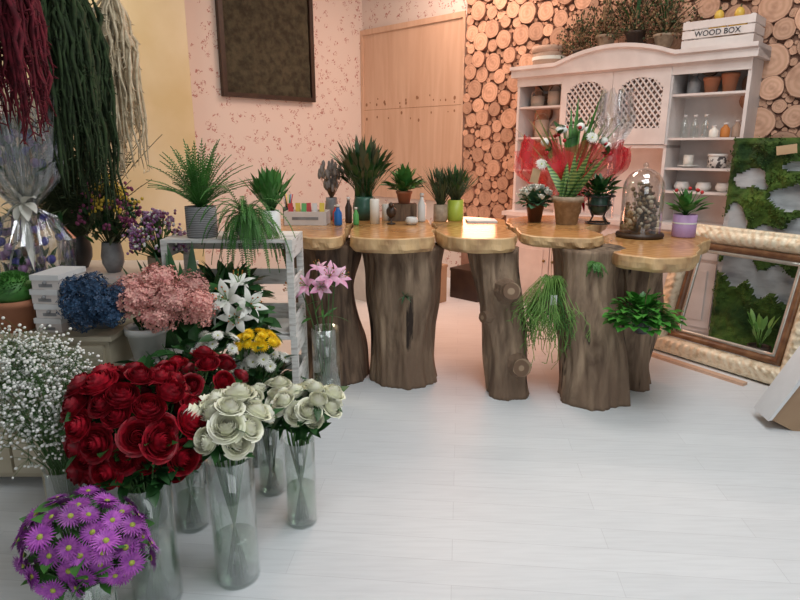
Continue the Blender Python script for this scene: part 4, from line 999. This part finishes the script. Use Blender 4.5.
# ------------------------------------------------------------------ moss artwork, frames
MP=Vector((2.42,4.49,0))
o=top('moss_artwork','preserved moss wall panel with pale bark patches','moss panel',MP,RZ)
b=MB(); b.box(0.01,1.09,0,.03,0,1.55); part('backing_board',b.mesh('bk',[DFRAME],False),o)
b=MB(); nx,nz=90,120; vs=[]
def mh(x,z):
    return 1.8*noise.noise(Vector((x*6,1,z*6)))+.8*noise.noise(Vector((x*13,4,z*13)))+.4*noise.noise(Vector((x*30,2,z*30)))
patches=((.17,1.28,.13,.07),(.42,1.16,.12,.10),(.09,1.00,.09,.10),(.30,.90,.15,.06),(.50,.96,.10,.08),(.13,.66,.13,.16),(.40,.55,.16,.12),(.72,.5,.12,.12),(.44,1.38,.09,.035))
def inpatch(x,z,f=1.0):
    for (px,pz,a,c) in patches:
        if ((x-px)/a)**2+((z-pz)/c)**2<f*(1+1.1*noise.noise(Vector((x*9,7,z*9)))): return True
    return False
for i in range(nx+1):
    for j in range(nz+1):
        x=1.1*i/nx; z=1.57*j/nz; e=min(1,min(i,nx-i)/3,min(j,nz-j)/3); flatp=inpatch(x,z,1.0)
        vs.append((x+.008*noise.noise(Vector((x*40,z*40,0))),-.01-e*(.012+.003*noise.noise(Vector((x*20,z*20,3))) if flatp else .035+.035*(mh(x,z)+.5)),z))
for i in range(nx):
    for j in range(nz):
        x=1.1*(i+.5)/nx; z=1.57*(j+.5)/nz
        b.f.append([i*(nz+1)+j,(i+1)*(nz+1)+j,(i+1)*(nz+1)+j+1,i*(nz+1)+j+1]); b.m.append(1 if inpatch(x,z,.92) else 0)
b.v=[tuple(v) for v in vs]
part('moss',b.mesh('ms',[MOSS,BIRCH],False),o)
b=MB()
for i in range(5500):
    x=R.uniform(-.01,1.1); z=R.uniform(.35,1.585)
    if mh(x,z)<-.2 or inpatch(x,z,1.05): continue
    b.leaf((x,-.04-.035*(mh(x,z)+.5) if .02<x<1.08 and z<1.55 else -.02,z),(R.uniform(-1,1),-.8,R.uniform(-.6,1)),.024,.011,.2,i%2,2)
part('moss_tufts',b.mesh('mt',[MOSS,M('moss_bright',(.04,.10,.012),(.11,.19,.025),scale=6)]),o,kind='stuff')
b=MB(); b.box(-.06,.06,-.002,0,-.03,.03); part('tag',b.mesh('tag',[CORK],False),o,(.36,-.12,1.49),(0,-.15,0))

def frame_mesh(Wf,Hf,prof,ns,amp,mats,freq=40):
    b=MB(); loops=[]
    for (o_,dep,am) in prof:
        x0,x1,z0,z1=o_,Wf-o_,o_,Hf-o_; L=[]
        for (ax,az,bx,bz,ln) in ((x0,z0,x1,z0,Wf),(x1,z0,x1,z1,Hf),(x1,z1,x0,z1,Wf),(x0,z1,x0,z0,Hf)):
            for k in range(ns):
                t=k/ns; s_=t*ln
                dd=am*amp*(.5+.5*math.sin(s_*freq+o_*60))+am*amp*.3*noise.noise(Vector((s_*35,o_*60,0)))
                L.append((ax+(bx-ax)*t,-(dep+dd),az+(bz-az)*t))
        loops.append(L)
    n=4*ns; vs=[p for l in loops for p in l]; fs=[]
    for i in range(len(prof)-1):
        for j in range(n): fs.append((i*n+j,i*n+(j+1)%n,(i+1)*n+(j+1)%n,(i+1)*n+j))
    for j in range(n): fs.append(((len(prof)-1)*n+j,(len(prof)-1)*n+(j+1)%n,(j+1)%n,j))
    b.add(vs,fs); return b.mesh('frame_moulding',mats)
xv=Vector((.534,-.845,0)).normalized(); up=Vector((.225,.142,.93)).normalized(); yv=up.cross(xv).normalized()
Mx=Matrix((xv,yv,up)).transposed().to_4x4(); FH=.985; FO=Vector((1.93,4.42,.006)); FB=.125
o=top('ornate_picture_frame','large empty ornate cream gilt frame leaning on the floor','picture frame'); o.matrix_world=Matrix.Translation(FO)@Mx
part('frame_moulding',frame_mesh(1.06,FH,[(0,-.02,0),(0,.02,.2),(.012,.042,.4),(.026,.036,.8),(.042,.040,1),(.06,.048,1.1),(.08,.052,1.1),(.098,.045,.8),(.112,.03,.3),(FB,.012,0),(FB,-.02,0)],120,.008,[GILT],freq=100),o)
FB2=FB+.004
o=top('brown_picture_frame','smaller empty brown frame with silver lip inside the gilt frame','picture frame'); o.matrix_world=Matrix.Translation(FO+xv*FB2+up*FB2)@Mx
w2,h2=1.06-2*FB2,FH-2*FB2
part('frame_moulding',frame_mesh(w2,h2,[(0,-.018,0),(0,.012,0),(.015,.026,0),(.032,.018,0),(.048,.002,0),(.048,-.018,0)],10,.0,[BRNF]),o)
part('silver_lip',frame_mesh(w2,h2,[(.0485,-.016,0),(.0485,.004,0),(.072,-.004,0),(.072,-.016,0)],10,.0,[SILV]),o)
b=MB(); b.box(0,.8,-.05,.0,0,.02)
o=top('wooden_batten','thin pale wooden batten on the floor under the frame','batten',(1.84,4.34,0),math.atan2(xv.y,xv.x),mesh=b.mesh('bt',[PINE],False))
o=plant('potted_plant','small yellow green seedling pot behind the empty frame','potted plant',(2.55,4.05,0),.07,.14,DFRAME)
b=MB(); bush(b,.12,16,.30,.04,1.1,1.5,0,0,.6,.4); part('leaves',b.mesh('l',[G3]),o)

o=top('folded_carton','folded cardboard carton with white edge standing on floor','carton',(2.03,3.02,0),-.12)
b=MB()
def prism(pts,y0,y1,mi): 
    n=len(pts); b.add([(x,y0,z) for x,z in pts]+[(x,y1,z) for x,z in pts],[tuple(range(n)),tuple(range(2*n-1,n-1,-1))]+[(k,n+k,n+(k+1)%n,(k+1)%n) for k in range(n)],mi)
prism([(0,.06),(.12,0),(.5,0),(.5,.46),(.20,.44)],0,.16,0); part('carton_body',b.mesh('cb',[CARD],False),o)
b=MB(); prism([(-.02,.055),(.0,.0605),(.20,.4405),(.5,.4605),(.5,.49),(.185,.465)],-.01,.17,0); part('white_flap',b.mesh('wf',[DIRTW],False),o)

for (x,y,w,d,h,lab,mt) in ((.22,5.9,.40,.3,.35,'brown cardboard box on floor behind the counter',CARD),(.75,6.05,.35,.3,.28,'dark storage box on floor behind the counter',DFRAME),(-.35,6.1,.45,.35,.6,'pale storage carton behind the counter',WHITE)):
    o=top('storage_box',lab,'box',(x,y,0),RZ); b=MB(); b.box(-w/2,w/2,-d/2,d/2,0,h); part('box_body',b.mesh('bx',[mt],False),o); b=MB(); b.box(-w/2-.005,w/2+.005,-d/2-.005,d/2+.005,h+.0005,h+.03); part('lid',b.mesh('ld',[mt],False),o)

# ------------------------------------------------------------------ lights
def area(name,loc,rot,size,e,col,sy=None):
    l=bpy.data.lights.new(name,'AREA'); l.energy=e; l.color=col; l.size=size
    if sy: l.shape='RECTANGLE'; l.size_y=sy
    o=bpy.data.objects.new(name,l); COL.objects.link(o); o.location=loc; o.rotation_euler=rot
area('ceiling_lamp_front',(1.0,1.5,3.7),(0,0,0),2.0,72,(.92,.97,1))
area('ceiling_lamp_mid',(1.7,3.4,3.7),(0,0,0),1.0,28,(1,.97,.94))
area('ceiling_lamp_back',(.5,6.1,3.65),(0,0,0),1.0,52,(1,.70,.57))
area('ceiling_lamp_left',(-2.4,4.6,3.6),(0,0,0),.8,22,(1,.90,.70))
area('shop_window',(.9,-1.8,2.1),(math.radians(80),0,0),2.4,28,(.93,.97,1),1.8)
l=bpy.data.lights.new('warm_floor_fill','POINT'); l.energy=24; l.color=(1,.38,.22); l.shadow_soft_size=.25; o=bpy.data.objects.new('warm_floor_fill',l); COL.objects.link(o); o.location=(.55,5.0,1.15)  # added fill light to warm the floor behind the counter; no heater there
w=bpy.data.worlds.new('w'); scene.world=w; w.use_nodes=True
w.node_tree.nodes['Background'].inputs[0].default_value=(.95,.97,1,1); w.node_tree.nodes['Background'].inputs[1].default_value=.17

cam=bpy.data.cameras.new('cam'); cam.lens=27; cam.sensor_width=36; co=bpy.data.objects.new('camera',cam); COL.objects.link(co)
co.location=(0,0,1.5); co.rotation_euler=(math.radians(90-14.21),0,0); cam.clip_start=.05
scene.camera=co
print('slices',len(placed))
